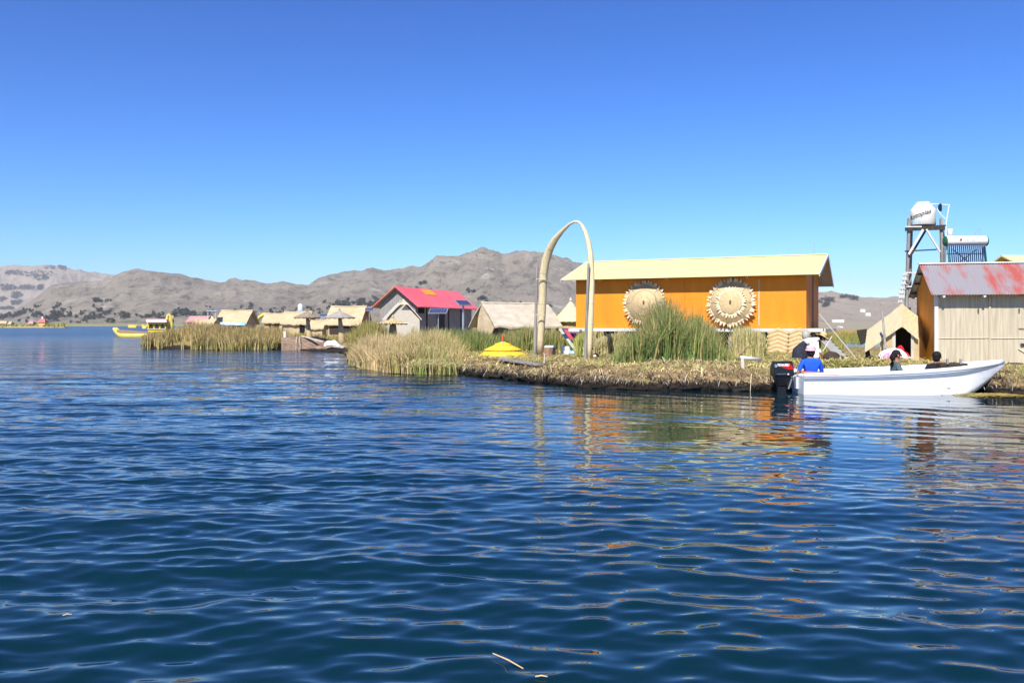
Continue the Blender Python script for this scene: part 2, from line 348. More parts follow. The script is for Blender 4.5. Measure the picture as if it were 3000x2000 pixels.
# ------------------------------------------------------------------ hills and far shore
def hill_mat(name, a, b2, dark, light, sc):
    m, n, l, b = newmat(name); b.inputs['Roughness'].default_value = .95; b.inputs['Specular IOR Level'].default_value = .1
    tc = n.new('ShaderNodeTexCoord')
    def noise(s, det, rough=.6):
        mp = n.new('ShaderNodeMapping'); mp.inputs['Scale'].default_value = s; l.new(tc.outputs['Object'], mp.inputs['Vector'])
        z = n.new('ShaderNodeTexNoise'); z.inputs['Scale'].default_value = 1; z.inputs['Detail'].default_value = det; z.inputs['Roughness'].default_value = rough
        l.new(mp.outputs['Vector'], z.inputs['Vector']); return z
    def ramp(z, p0, p1, c0, c1):
        c = n.new('ShaderNodeValToRGB'); c.color_ramp.elements[0].position = p0; c.color_ramp.elements[1].position = p1
        c.color_ramp.elements[0].color = (*c0, 1); c.color_ramp.elements[1].color = (*c1, 1); l.new(z.outputs['Fac'], c.inputs['Fac']); return c
    n1 = noise((sc, sc, sc * 2), 8); n2 = noise((sc * 7, sc * 4, sc * 10), 10, .8); n3 = noise((sc * 3, sc * 2, sc * 7), 10, .78)
    base = ramp(n1, .35, .65, a, b2)
    def mix(c1, c2col, facnode):
        x = n.new('ShaderNodeMixRGB'); l.new(c1, x.inputs[1]); x.inputs[2].default_value = (*c2col, 1); l.new(facnode.outputs['Color'], x.inputs[0]); return x
    f2 = ramp(n2, .50, .60, (0, 0, 0), (.85, .85, .85)); x1 = mix(base.outputs['Color'], dark, f2)
    f3 = ramp(n3, .56, .66, (0, 0, 0), (.85, .85, .85)); x2 = mix(x1.outputs['Color'], light, f3)
    l.new(x2.outputs['Color'], b.inputs['Base Color'])
    bp = n.new('ShaderNodeBump'); bp.inputs['Strength'].default_value = .9; bp.inputs['Distance'].default_value = 14
    l.new(n2.outputs['Fac'], bp.inputs['Height']); l.new(bp.outputs['Normal'], b.inputs['Normal'])
    return m
HM = hill_mat('dry_stony_hillside', (.29, .25, .19), (.38, .325, .245), (.12, .11, .088), (.58, .52, .44), .006)
HF = hill_mat('pale_dry_hillside', (.34, .28, .21), (.40, .325, .235), (.25, .22, .17), (.46, .39, .30), .003)
HILLS = {}
def hill(name, sil, D0, D1, material, seed, label, rough=1.0):
    xs = np.array([s[0] for s in sil], float); ys = np.array([s[1] for s in sil], float)
    px = np.arange(xs[0], xs[-1], 4.0); n = len(px); T = np.linspace(0, 1, 70)
    rid = (HZ - np.interp(px, xs, ys)) * D1 / F + CH
    rid = rid + fbm(px * .05, px * 0 + seed, 4, seed) * 3 * rough
    rows = []
    for t in T:
        Yd = D0 + (D1 - D0) * t; X = (px - 1500) / F * Yd
        prof = (1 - (1 - t) ** 1.7) * .55 + .45 * t
        z = rid * prof
        g = fbm(X * .006, np.full(n, Yd * .004), 6, seed + 3, True); z = z + rid * .23 * g * math.sin(math.pi * t) ** .8 * rough
        g2 = fbm(X * .03, np.full(n, Yd * .02), 4, seed + 9); z = z + 6 * g2 * min(1, t * 4) * (1 - .5 * t) * rough
        if t == 0: z = z * 0 - 1
        rows.append(np.stack([X, np.full(n, Yd), np.maximum(z, -1)], 1))
    Yb = D1 * 1.25; rows.append(np.stack([(px - 1500) / F * Yb, np.full(n, Yb), np.full(n, -2.0)], 1))
    A = np.array(rows); HILLS[name] = (px, A)
    nr = len(rows); ii = np.arange((nr - 1) * n).reshape(nr - 1, n)[:, :-1].ravel()
    o = np_mesh(name, A.reshape(-1, 3), [np.stack([ii, ii + 1, ii + n + 1, ii + n], 1)], material, smooth=True)
    return tag(o, label, 'hill', kind='structure')
def hill_point(name, px, py):
    xs, A = HILLS[name]; j = int(np.clip(round((px - xs[0]) / 4), 0, len(xs) - 1)); c = A[:-1, j]
    y = HZ - (c[:, 2] - CH) * F / c[:, 1]
    k = np.where((y[:-1] >= py) & (y[1:] < py))[0]
    if len(k) == 0: k = [int(np.argmin(abs(y - py)))]; k[0] = min(k[0], len(c) - 2)
    k = k[0]; f = 0 if abs(y[k] - y[k + 1]) < 1e-6 else float(np.clip((y[k] - py) / (y[k] - y[k + 1]), 0, 1))
    return Vector(c[k] * (1 - f) + c[k + 1] * f)
hill('far_hill', [(-500, 800), (-200, 790), (0, 783), (60, 782), (110, 780), (135, 776), (160, 780), (200, 788), (260, 798), (320, 808), (365, 812), (420, 820), (520, 850), (640, 900), (760, 948)],
     3600, 5200, HF, 4, 'pale far hill with long dark plantation strips', .8)
hill('main_hill', [(-260, 948), (-60, 943), (0, 925), (60, 900), (110, 870), (150, 847), (200, 836), (240, 833), (300, 830), (340, 818), (375, 805), (410, 799), (445, 799), (490, 807), (540, 815), (590, 822),
     (640, 833), (660, 835), (672, 826), (690, 824), (710, 830), (740, 830), (765, 835), (800, 834), (870, 836), (905, 836), (930, 820), (960, 807), (1000, 805), (1030, 803), (1070, 800), (1095, 798), (1130, 807),
     (1160, 802), (1200, 794), (1235, 787), (1260, 772), (1290, 759), (1330, 757), (1370, 750), (1395, 746), (1420, 745), (1440, 749), (1470, 754), (1500, 757), (1530, 749), (1560, 748), (1590, 752), (1640, 764),
     (1690, 775), (1720, 785), (1850, 820), (2000, 860), (2150, 900), (2300, 940)], 1250, 2300, HM, 11, 'long grey brown stony hill range dotted with dark trees')
hill('east_hill', [(1980, 946), (2150, 905), (2250, 880), (2330, 862), (2400, 857), (2440, 858), (2480, 865), (2530, 874), (2560, 877), (2590, 876), (2620, 871), (2650, 876), (2720, 880), (2850, 866), (3000, 876), (3200, 890), (3500, 930)],
     1500, 2600, HF, 23, 'pale hill beyond the marsh, seen between the orange house and the reed shed')
M['plain'] = mat('dry_tan_plain', (.33, .27, .18), .95, scale=(.02, .05, 1), col2=(.27, .24, .13), detail=5)
M['shore'] = mat('far_reed_shore', (.30, .26, .10), .95, scale=(.05, .02, 1), col2=(.15, .17, .06), detail=5)
m_ = MB(); m_.grid([[((px - 1500) / F * Y, Y, z) for px in range(-400, 2101, 100)] for Y, z in ((880, -.5), (884, 1.0), (900, 2.0), (1000, 2.6), (1300, 3.5), (1500, 2))])
tag(m_.build('far_shore', M['shore']), 'thin strip of reedy shore under the hills', 'shore', kind='structure')
m_ = MB(); m_.grid([[((px - 1500) / F * Y, Y, z) for px in range(2101, 3701, 100)] for Y, z in ((150, -.3), (152, .25), (170, .35), (500, .8), (1000, 1.5), (1700, 6))])
tag(m_.build('plain', M['plain']), 'flat tan plain in front of the pale right hill', 'plain', kind='structure')

# ------------------------------------------------------------------ the floating reed island
SHORE = [(424, 1009), (420, 1012), (420, 1016), (432, 1021), (480, 1022), (560, 1023), (620, 1025), (700, 1025), (780, 1025), (822, 1023), (870, 1024), (920, 1029), (985, 1033), (1014, 1034), (1022, 1044), (1030, 1062), (1046, 1074), (1080, 1082),
         (1130, 1089), (1200, 1094), (1290, 1096), (1350, 1096), (1420, 1105), (1480, 1111), (1560, 1119), (1650, 1130), (1720, 1137), (1800, 1141), (1900, 1143), (2000, 1144), (2100, 1145), (2200, 1146), (2320, 1145),
         (2360, 1137), (2500, 1137), (2800, 1139), (2860, 1147), (2930, 1156), (3000, 1161), (3150, 1168), (3400, 1176)]
def resample(pts, step):
    out = []; 
    for a, b in zip(pts[:-1], pts[1:]):
        n = max(1, int((b - a).length / step)); out += [a + (b - a) * i / n for i in range(n)]
    return out + [pts[-1]]
shore = resample([G(*s) for s in SHORE], .07)
sp = np.array([(p.x, p.y) for p in shore])
for _ in range(6): sp[1:-1] = (sp[:-2] + 2 * sp[1:-1] + sp[2:]) / 4
sp += np.stack([fbm(sp[:, 0] * .9, sp[:, 1] * .9, 4, 31), fbm(sp[:, 0] * .9, sp[:, 1] * .9, 4, 47)], 1) * .24
tn = np.gradient(sp, axis=0)
ker = np.ones(61) / 61; tn = np.stack([np.convolve(np.pad(tn[:, i], 30, 'edge'), ker, 'valid') for i in (0, 1)], 1)
tn /= np.linalg.norm(tn, axis=1)[:, None]; nrm = np.stack([-tn[:, 1], tn[:, 0]], 1)         # inland
PROF = [(.12, -.5), (.10, -.12), (.03, -.02), (-.03, .05), (-.02, .11), (.03, .17), (.12, .22), (.28, .265), (.48, .30), (.72, .335), (1.0, .365), (1.3, .40), (1.7, .43), (2.3, .45)]
TOPZ = .45
def bank(i, d):                                    # surface point on the bank for shore index i at inland distance d
    z = np.interp(d, [p[0] for p in PROF[3:]], [p[1] for p in PROF[3:]]); p = sp[i] + nrm[i] * d; return np.array([p[0], p[1], z])
rowsB = []
for k, (d, z) in enumerate(PROF):
    p = sp + nrm * d
    nz = fbm(p[:, 0] * 2.6 + k * .7, p[:, 1] * 2.6, 5, 60) * (.22 if 3 < k < 12 else .05); nh = fbm(p[:, 0] * 4 + 9, p[:, 1] * 4 + k * 1.3, 4, 71) * .13 * (k > 1)
    p = p + nrm * nh[:, None]
    lowf = np.clip((46 - p[:, 1]) / 8, .3, 1) if k > 2 else 1.0
    rowsB.append(np.c_[p, (z + nz * (k > 2) * (k < len(PROF) - 1)) * (lowf if k < len(PROF) - 1 else 1)])
A = np.array(rowsB); nrw, ncl = A.shape[:2]
inner = [Vector(v) for v in A[-1]] + [Vector((24, 22, TOPZ)), Vector((30, 45.5, TOPZ)), Vector((14, 45.5, TOPZ)), Vector((8, 60, TOPZ)), Vector((2, 88, TOPZ)), Vector((-33, 90, TOPZ))]
tri = tessellate_polygon([[Vector((v.x, v.y, 0)) for v in inner]])
ii = np.arange((nrw - 1) * ncl).reshape(nrw - 1, ncl)[:, :-1].ravel()
quad = np.stack([ii, ii + 1, ii + ncl + 1, ii + ncl], 1)
base = A.reshape(-1, 3); off = (nrw - 1) * ncl
VV = np.concatenate([base, np.array([tuple(v) for v in inner[ncl:]])])
TT = np.array([[t[0] + off, t[1] + off, t[2] + off] for t in tri])
def island_mat():
    m, n, l, b = newmat('matted_reed_ground'); b.inputs['Roughness'].default_value = .92; b.inputs['Specular IOR Level'].default_value = .15
    tc = n.new('ShaderNodeTexCoord'); sx = n.new('ShaderNodeSeparateXYZ'); l.new(tc.outputs['Object'], sx.inputs['Vector'])
    def noise(s, d):
        mp = n.new('ShaderNodeMapping'); mp.inputs['Scale'].default_value = s; l.new(tc.outputs['Object'], mp.inputs['Vector'])
        z = n.new('ShaderNodeTexNoise'); z.inputs['Scale'].default_value = 1; z.inputs['Detail'].default_value = d; z.inputs['Roughness'].default_value = .7; l.new(mp.outputs['Vector'], z.inputs['Vector']); return z
    n1 = noise((5, 5, 14), 8); n2 = noise((.7, .7, .7), 4)
    top = n.new('ShaderNodeValToRGB'); e = top.color_ramp.elements; e[0].position = .34; e[0].color = (.10, .06, .03, 1); e[1].position = .7; e[1].color = (.44, .32, .15, 1); l.new(n1.outputs['Fac'], top.inputs['Fac'])
    gr = n.new('ShaderNodeValToRGB'); e = gr.color_ramp.elements; e[0].position = .5; e[0].color = (0, 0, 0, 1); e[1].position = .66; e[1].color = (.6, .6, .6, 1); l.new(n2.outputs['Fac'], gr.inputs['Fac'])
    mx0 = n.new('ShaderNodeMixRGB'); mx0.inputs[2].default_value = (.34, .30, .08, 1); l.new(top.outputs['Color'], mx0.inputs[1]); l.new(gr.outputs['Color'], mx0.inputs[0])
    wet = n.new('ShaderNodeValToRGB'); e = wet.color_ramp.elements; e[0].position = .35; e[0].color = (.012, .010, .009, 1); e[1].position = .75; e[1].color = (.06, .045, .032, 1); l.new(n1.outputs['Fac'], wet.inputs['Fac'])
    ad = n.new('ShaderNodeMath'); ad.operation = 'MULTIPLY_ADD'; ad.inputs[1].default_value = .34; ad.inputs[2].default_value = -.17; l.new(n1.outputs['Fac'], ad.inputs[0])
    a2 = n.new('ShaderNodeMath'); a2.operation = 'ADD'; l.new(sx.outputs['Z'], a2.inputs[0]); l.new(ad.outputs[0], a2.inputs[1])
    mr = n.new('ShaderNodeMapRange'); mr.inputs['From Min'].default_value = .17; mr.inputs['From Max'].default_value = .25; l.new(a2.outputs[0], mr.inputs['Value'])
    mx = n.new('ShaderNodeMixRGB'); l.new(mr.outputs['Result'], mx.inputs[0]); l.new(wet.outputs['Color'], mx.inputs[1]); l.new(mx0.outputs['Color'], mx.inputs[2])
    l.new(mx.outputs['Color'], b.inputs['Base Color'])
    bp = n.new('ShaderNodeBump'); bp.inputs['Strength'].default_value = 1; bp.inputs['Distance'].default_value = .06; l.new(n1.outputs['Fac'], bp.inputs['Height']); l.new(bp.outputs['Normal'], b.inputs['Normal'])
    return m
tag(np_mesh('island_ground', VV, [quad, TT], island_mat()), 'floating island of matted cut reeds', 'island', kind='structure')

# ---- loose straws: thin three-sided blades laid at random on a surface
def straws(name, pos, length, width, az, tilt, cols, label, droop=None):
    n = len(pos); d = np.stack([np.cos(az) * np.cos(tilt), np.sin(az) * np.cos(tilt), np.sin(tilt)], 1)
    s = np.cross(d, np.array([0, 0, 1.0])); s /= np.linalg.norm(s, axis=1)[:, None] + 1e-9; u = np.cross(s, d)
    dr = np.zeros(n) if droop is None else droop
    a = pos - d * length[:, None] * .5; b = pos + u * width[:, None] * .5; c = pos + d * length[:, None] * .5 - np.array([0, 0, 1]) * (dr * length)[:, None]
    w = s * width[:, None] * .5
    V = np.stack([a - w, a + w, b - w + u * width[:, None] * .3, b + w + u * width[:, None] * .3, c - w * .5, c + w * .5], 1).reshape(-1, 3)
    k = np.arange(n)[:, None] * 6; q = np.concatenate([k + [0, 1, 3, 2], k + [2, 3, 5, 4]])
    o = np_mesh(name, V, [q], M['straw_bits'], cols=np.repeat(cols, 6, 0))
    return tag(o, label, 'straw', kind='stuff')
def lerp(a, b, t): return np.asarray(a)[None] * (1 - t[:, None]) + np.asarray(b)[None] * t[:, None]
near = np.where((sp[:, 1] < 36))[0]
n = 13000
i = near[(rng.random(n) * len(near)).astype(int)]; d = rng.random(n) ** 1.1 * 2.6 + .02
pos = np.array([bank(a, b) for a, b in zip(i, d)]); pos[:, 2] += rng.random(n) * .05
down = np.arctan2(-nrm[i, 1], -nrm[i, 0]); az = np.where(rng.random(n) < .6, down + rng.normal(0, .7, n), rng.random(n) * 6.28)
cl = lerp((.09, .05, .028), (.36, .24, .12), rng.random(n) ** 1.2); pl_ = rng.random(n) < np.clip(.16 + (d - .35) * 1.1, .16, .95); cl[pl_] = lerp((.48, .37, .17), (.70, .58, .30), rng.random(pl_.sum())); gm = rng.random(n) < np.clip((d - 1.3) * .5, 0, .45); cl[gm] = lerp((.38, .36, .10), (.56, .50, .17), rng.random(gm.sum()))
pt_ = np.clip(fbm(pos[:, 0] * 1.3, pos[:, 1] * 1.3 + pos[:, 2] * 6, 4, 17) * 1.5 + .95, .55, 1.35); cl *= pt_[:, None]; lowm = d < .30; cl[lowm] = lerp((.03, .024, .02), (.55, .5, .42), rng.random(lowm.sum()) ** 4)
straws('bank_straw', pos, rng.random(n) * .22 + .07, rng.random(n) * .012 + .010, az, rng.normal(-.25, .35, n) - (d < .6) * .35, cl, 'brown and pale loose straw matted over the sloping reed bank', rng.random(n) * .25)
n = 1300                                            # ragged wet fringe at the waterline
i = near[(rng.random(n) * len(near)).astype(int)]; d = rng.random(n) * .22; pos = np.array([bank(a, b) for a, b in zip(i, d)]); pos[:, :2] -= nrm[i] * (.05 + rng.random(n)[:, None] * .08)
straws('wet_fringe', pos, rng.random(n) * .15 + .05, rng.random(n) * .016 + .010, np.arctan2(-nrm[i, 1], -nrm[i, 0]) + rng.normal(0, .9, n), -rng.random(n) * 1.1 - .2, lerp((.03, .022, .016), (.5, .44, .35), rng.random(n) ** 3.4), 'ragged wet fringe of dark and pale stalks along the waterline')
n = 60                                             # long pale stalks hanging over the edge into the water
i = near[(rng.random(n) * len(near)).astype(int)]; d = rng.random(n) * .5; pos = np.array([bank(a, b) for a, b in zip(i, d)]) + [0, 0, .02]
pos[:, :2] -= nrm[i] * .10
az = np.arctan2(-nrm[i, 1], -nrm[i, 0]) + rng.normal(0, .9, n)
straws('hanging_straw', pos, rng.random(n) * .35 + .2, np.full(n, .018), az, -rng.random(n) * .9 - .35, lerp((.5, .42, .26), (.75, .68, .5), rng.random(n)), 'long pale stalks hanging from the bank into the water')
n = 21000                                           # cut reeds strewn over the flat top
xy = np.stack([rng.uniform(-3, 15, n), rng.uniform(23.5, 36, n)], 1)
keep = np.array([np.min((sp[near][::12, 0] - x) ** 2 + (sp[near][::12, 1] - y) ** 2) > 1.0 for x, y in xy]) & (xy[:, 1] > 23.3); xy = xy[keep]; n = len(xy)
hp = np.clip(fbm(xy[:, 0] * .6, xy[:, 1] * .6, 3, 90) + .25, 0, 1)
pos = np.c_[xy, TOPZ + .02 + rng.random(n) * .10 * (hp + .3)]
cl = lerp((.42, .36, .12), (.66, .56, .22), rng.random(n)); gm = rng.random(n) < .28; cl[gm] = lerp((.22, .27, .06), (.40, .42, .10), rng.random(gm.sum())); bm_ = rng.random(n) < .25; cl[bm_] = lerp((.36, .25, .13), (.6, .46, .26), rng.random(bm_.sum()))
straws('strewn_reeds', pos, rng.random(n) * .45 + .15, rng.random(n) * .016 + .012, rng.random(n) * 6.28, rng.normal(.05, .16, n), cl, 'yellow green cut reeds strewn over the island top')
def heap(name, c, rx, ry, h, n, cA, cB, label, long=.5):
    a = rng.random(n) * 6.28; r = np.sqrt(rng.random(n)); x = np.cos(a) * r; y = np.sin(a) * r
    z = h * (1 - r ** 2) * (.75 + .5 * fbm(x * 3 + c[0], y * 3, 3, 5)) ; pos = np.c_[c[0] + x * rx, c[1] + y * ry, c[2] + z]
    az = rng.random(n) * 6.28; tl = rng.normal(0, .22, n) - .25 * np.cos(az - np.arctan2(y / ry, x / rx)) * r
    return straws(name, pos, rng.random(n) * long + .12, rng.random(n) * .014 + .009, az, tl, lerp(cA, cB, rng.random(n)), label, rng.random(n) * .2)
# ------------------------------------------------------------------ buildings
def corr(a, b, c, d, period=.076, amp=.011, sub=6):
    """corrugated sheet: a-b eave, d-c ridge (a under d)"""
    a, b, c, d = map(Vector, (a, b, c, d)); n = int((b - a).length / period * sub); nr = (b - a).cross(d - a).normalized()
    if nr.z < 0: nr = -nr
    m = MB(); top = []; bot = []
    for i in range(n + 1):
        t = i / n; h = amp * math.sin(2 * math.pi * i / sub); p = a.lerp(b, t) + nr * h; q = d.lerp(c, t) + nr * h; top.append((p, q)); bot.append((p - nr * .006, q - nr * .006))
    m.grid([[x[0] for x in top], [x[1] for x in top]]); m.grid([[x[0] for x in bot], [x[1] for x in bot]])
    return m
# orange house on stilts
h = thing('orange_house', 'long orange house on stilts with a pale yellow corrugated roof', 'house', (12.116, 35, 0), -.442)
L, ze, vr, zr, vb, zb, zf = 10.97, 3.577, 3.234, 4.573, 5.516, 3.322, 1.447; x0, x1, vf, vw = -10.485, -.56, .58, 4.84
def zroof(y): return ze + (zr - ze) * y / vr if y < vr else zr + (zb - zr) * (y - vr) / (vb - vr)
xs = [x0 + (x1 - x0) * k / 4 for k in range(5)]
for k in range(4):                                   # four board panels along the front with narrow joints
    MB().box(xs[k] + (.004 if k else 0), xs[k + 1] - (.004 if k < 3 else 0), vf, vf + .06, zf, zroof(vf) - .03).build('wall_panel', M['orange'], h)
MB().slab([(x1 - .05, vf + .062, zf), (x1 - .05, vw, zf), (x1 - .05, vw, zroof(vw) - .03), (x1 - .05, vr, zr - .03), (x1 - .05, vf + .062, zroof(vf + .06) - .03)], (.05, 0, 0)).build('end_wall', M['orange'], h)
MB().slab([(x0, vf + .062, zf), (x0, vw, zf), (x0, vw, zroof(vw) - .03), (x0, vr, zr - .03), (x0, vf + .062, zroof(vf + .06) - .03)], (.05, 0, 0)).build('end_wall', M['orange'], h)
MB().box(x0 + .05, x1 - .05, vw - .06, vw, zf, zroof(vw) - .03).build('back_wall', M['orange'], h)
MB().box(x1 + .002, x1 + .05, 2.55, 2.75, zf + .01, zroof(2.6) - .06).build('end_post', M['wood_grey'], h)
corr((-L, 0, ze), (0, 0, ze), (0, vr, zr), (-L, vr, zr)).build('front_roof', M['yellow_roof'], h)
corr((-L, vb, zb), (0, vb, zb), (0, vr, zr), (-L, vr, zr)).build('rear_roof', M['yellow_roof'], h)
MB().poly([(-L + .01, .03, ze - .02), (-.01, .03, ze - .02), (-.01, vr, zr - .022), (-L + .01, vr, zr - .022)]).poly([(-L + .01, vb - .02, zb - .02), (-.01, vb - .02, zb - .02), (-.01, vr, zr - .024), (-L + .01, vr, zr - .024)]).build('roof_lining', M['sheet_under'], h)
MB().beam((-L - .02, vr, zr + .025), (.02, vr, zr + .025), .16, .03).build('ridge_cap', M['yellow_roof'], h)
for s in (-L - .012, .012):
    MB().beam((s, -.01, ze - .03), (s, vr, zr - .03), .03, .12).build('verge_board', M['white_trim'], h)
    MB().beam((s, vr + .02, zr - .035), (s, vb, zb - .03), .03, .11).build('verge_board', M['white_trim'], h)
MB().slab([(x1 + .004, vf - .25, zroof(vf - .25) - .05), (x1 + .004, vr, zr - .06), (x1 + .004, vr, zr - .5), (x1 + .004, vf - .02, zroof(vf) - .3)], (.03, 0, 0)).build('gable_board', M['sheet_under'], h)
MB().box(x0 - .2, x1 + .75, vf - .16, vf - .05, zf - .15, zf - .01).build('floor_beam', M['wood_white'], h)
MB().box(x1 + .5, x1 + .75, vf - .04, vw, zf - .15, zf - .015).build('floor_beam', M['wood_white'], h)
MB().box(x0 - .1, x1 + .49, vf - .04, vw, zf - .12, zf - .02).build('floor', M['wood_grey'], h)
MB().box(x0, x1 + .3, vw - .5, vw - .42, .42, zf - .16).build('underfloor_shade', M['dark_brown'], h)  # added dark sheet standing in for the shade below the floor
for k in range(7):
    for y in (vf + .05, vw - .2): MB().box(x0 + .2 + k * 1.65, x0 + .34 + k * 1.65, y, y + .14, .2, zf - .155).build('stilt', M['wood_grey'], h)
MB().box(-2.44, -2.40, vf - .012, vf - .001, zf + .1, zf + 2.0).build('conduit', M['wood_pale'], h)
MB().tube([(-9.6, vr + .1, zr), (-9.6, vr + .1, zr + .02)], .02, 5).build('roof_bolt', M['steel'], h)
MB().tube([(-.55, vr + .05, zr + .03), (-.55, vr + .05, zr + .55)], .012, 5).build('antenna', M['steel'], h)
for x in (-2.9, -6.3, -9.3): MB().box(x, x + .07, .25, vf, 3.52, 3.585).build('rafter_end', M['wood_white'], h)
def on_front(px, off=0.0):                           # world point of the orange house's front plane at a pixel column
    th = .442; o = Vector((12.116, 35)) ; v = Vector((math.sin(th), math.cos(th))) * (vf - off); u = Vector((-math.cos(th), math.sin(th)))
    k = (px - 1500) / F; ox = o + v; t = (k * ox.y - ox.x) / (u.x - k * u.y); return Vector((ox.x + u.x * t, ox.y + u.y * t, 0))
# round woven sun discs hung on the front
def disc(px, py, rad, label, inner):
    p = on_front(px, .16); s = p.y / F; c = Vector((p.x, p.y, CH - (py - HZ) * s)); r = rad * s
    t = thing('reed_sun_disc', label, 'reed disc', c, -.442, 'woven reed discs on the orange house'); t.rotation_euler = (R(90 - 7), 0, -.442)
    rings = [(.02, .16), (.30, .16), (.32, .14), (.62, .115), (.635, .10), (.99, .03), (1.0, -.02)]
    MB().lathe([(r * .86 * a, z * 1.1) for a, z in rings], 48).build('disc', M['reed_disc'], t, True)
    for a in (.32, .635, 1.0):
        MB().tube([(r * .86 * a * math.cos(k * math.pi / 20), r * .86 * a * math.sin(k * math.pi / 20), .11 * (1.35 - a) + .045) for k in range(41)], .010, 5, False).build('stitched_ring', M['wood_grey'], t)
    def spikes(r0, r1, n, z):
        m = MB()
        m.hexa([(r0, -.075 * r / .9, -.012), (r1, -.008, .02), (r1, .008, .02), (r0, .075 * r / .9, -.012), (r0, -.05 * r / .9, .035), (r1, -.006, .035), (r1, .006, .035), (r0, .05 * r / .9, .035)])
        me = None
        for k in range(n):
            if me is None: o = m.build('spike', M['reed_pale'], t); me = o.data
            else: o = link(bpy.data.objects.new('spike', me)); o.parent = t
            o.location = (0, 0, z + .006 * (k % 2)); o.rotation_euler = (0, random.uniform(-.05, .05), 2 * math.pi * k / n + random.uniform(-.045, .045)); f_ = random.uniform(.965, 1.02); o.scale = (f_, random.uniform(.85, 1.12), 1)
    spikes(r * .82, r * 1.0, 44, .02)
    if inner: spikes(r * .46, r * .64, 34, .115); MB().lathe([(r * .02, .19), (r * .44, .185), (r * .50, .13)], 40).build('raised_centre', M['reed_disc'], t, True)
    MB().ball((0, 0, .2 if inner else .19), (.05, .10, .025)).build('centre_knot', M['reed_brown'], t)
    for a in range(0, 360, 45): MB().beam((r * .2 * math.cos(R(a + 4)), r * .2 * math.sin(R(a + 4)), .155), (r * .85 * math.cos(R(a)), r * .85 * math.sin(R(a)), .062), .012, .01).build('rib', M['wood_grey'], t)
disc(1889, 888, 68, 'plain round woven reed disc with one ring of spikes, partly behind tall reeds', False)
disc(2142, 887, 74, 'round woven reed disc with two rings of pale spikes', True)
# braided mats closing the crawl space, under the right end of the house
for k, (a, b) in enumerate(((2250, 2312), (2312, 2374))):
    p = on_front(a, .35); q = on_front(b, .35); mm = MB(); t = thing('braided_mat', ['braided reed mat leaning below the orange house, beside the pale straw', 'braided reed mat leaning below the orange house, nearer its right corner'][k], 'reed mat', (0, 0, 0), 0, 'braided mats under the orange house')
    ax = (q - p); w = ax.length; ax.normalize(); nn = Vector((ax.y, -ax.x, 0))
    MB().slab([p + Vector((0, 0, .46)) + nn * .3, q + Vector((0, 0, .46)) + nn * .3, q + Vector((0, 0, 1.25)), p + Vector((0, 0, 1.3))], nn * -.04).build('backing', M['herring'], t)
    for r_ in range(6):                               # chevron ropes of braid
        zb_ = .42 + r_ * .16; pts = []
        for s_ in range(9):
            f = s_ / 8; z = zb_ + .16 * (1 - abs(2 * f - 1)); fr = 1 - min(1, (z - .46) / .8); pts.append(p + ax * (w * f) + nn * (.3 * fr + .035) + Vector((0, 0, z)))
        MB().tube(pts, .105, 6).build('braid', M['herring'], t, True)
# pink roofed house: ridge runs away to the right, gable towards the lake
def gable_house(name, label, o, rz, W, Ln, zw, zr_, over, roofmat, wallmat, floor=TOPZ, slabt=.06):
    """local x across the gable (0 centre), y along the ridge; front gable at y=0"""
    t = thing(name, label, 'house', (o[0], o[1], 0), rz); hw = W / 2; sl = (zr_ - zw) / hw
    def zat(x): return zr_ - abs(x) * sl
    for y in (0, Ln - .08): MB().slab([(-hw, y, floor), (hw, y, floor), (hw, y, zat(hw) - .04), (0, y, zr_ - .04), (-hw, y, zat(hw) - .04)], (0, .08, 0)).build('gable_wall', wallmat, t)
    for x in (-hw, hw - .08): MB().box(x, x + .08, .082, Ln - .082, floor, zat(hw) - .04).build('side_wall', wallmat, t)
    e = hw + over
    for s in (-1, 1):
        MB().slab([(s * e, -over, zat(e)), (s * e, Ln + over, zat(e)), (0.001 * s, Ln + over, zr_), (0.001 * s, -over, zr_)], (0, 0, slabt)).build('roof_slope', roofmat, t)
    return t, zat, e
o = P(1165, 950, 60)
t, zat, e = gable_house('pink_roofed_house', 'brown walled house with a bright pink roof and an orange patch', (o.x, o.y), -.36, 2.7, 9.5, 3.05, 4.1, .42, M['pink_roof'], M['wood_grey'])
MB().slab([(.12, 3.2, zat(.12) + .075), (.12, 4.9, zat(.12) + .075), (.62, 4.9, zat(.62) + .075), (.62, 3.2, zat(.62) + .075)], (0, 0, .015)).build('roof_patch', M['orange_patch'], t)
MB().slab([(-e, -.41, zat(e) - .012), (-e, 9, zat(e) - .012), (-.03, 9, 4.07), (-.03, -.41, 4.07)], (0, 0, .01)).build('eave_lining', M['thatch'], t)
for y in (1.6, 3.3, 5.2, 7.4): MB().box(1.352, 1.40, y, y + .12, TOPZ, zat(1.35) - .08).build('wall_post', M['wood_dark'], t)
MB().box(1.353, 1.37, .35, 1.3, 2.35, 2.78).build('window', M['interior_shade'], t)
MB().box(1.353, 1.37, 3.6, 4.6, TOPZ, 2.5).build('door', M['wood_dark'], t)
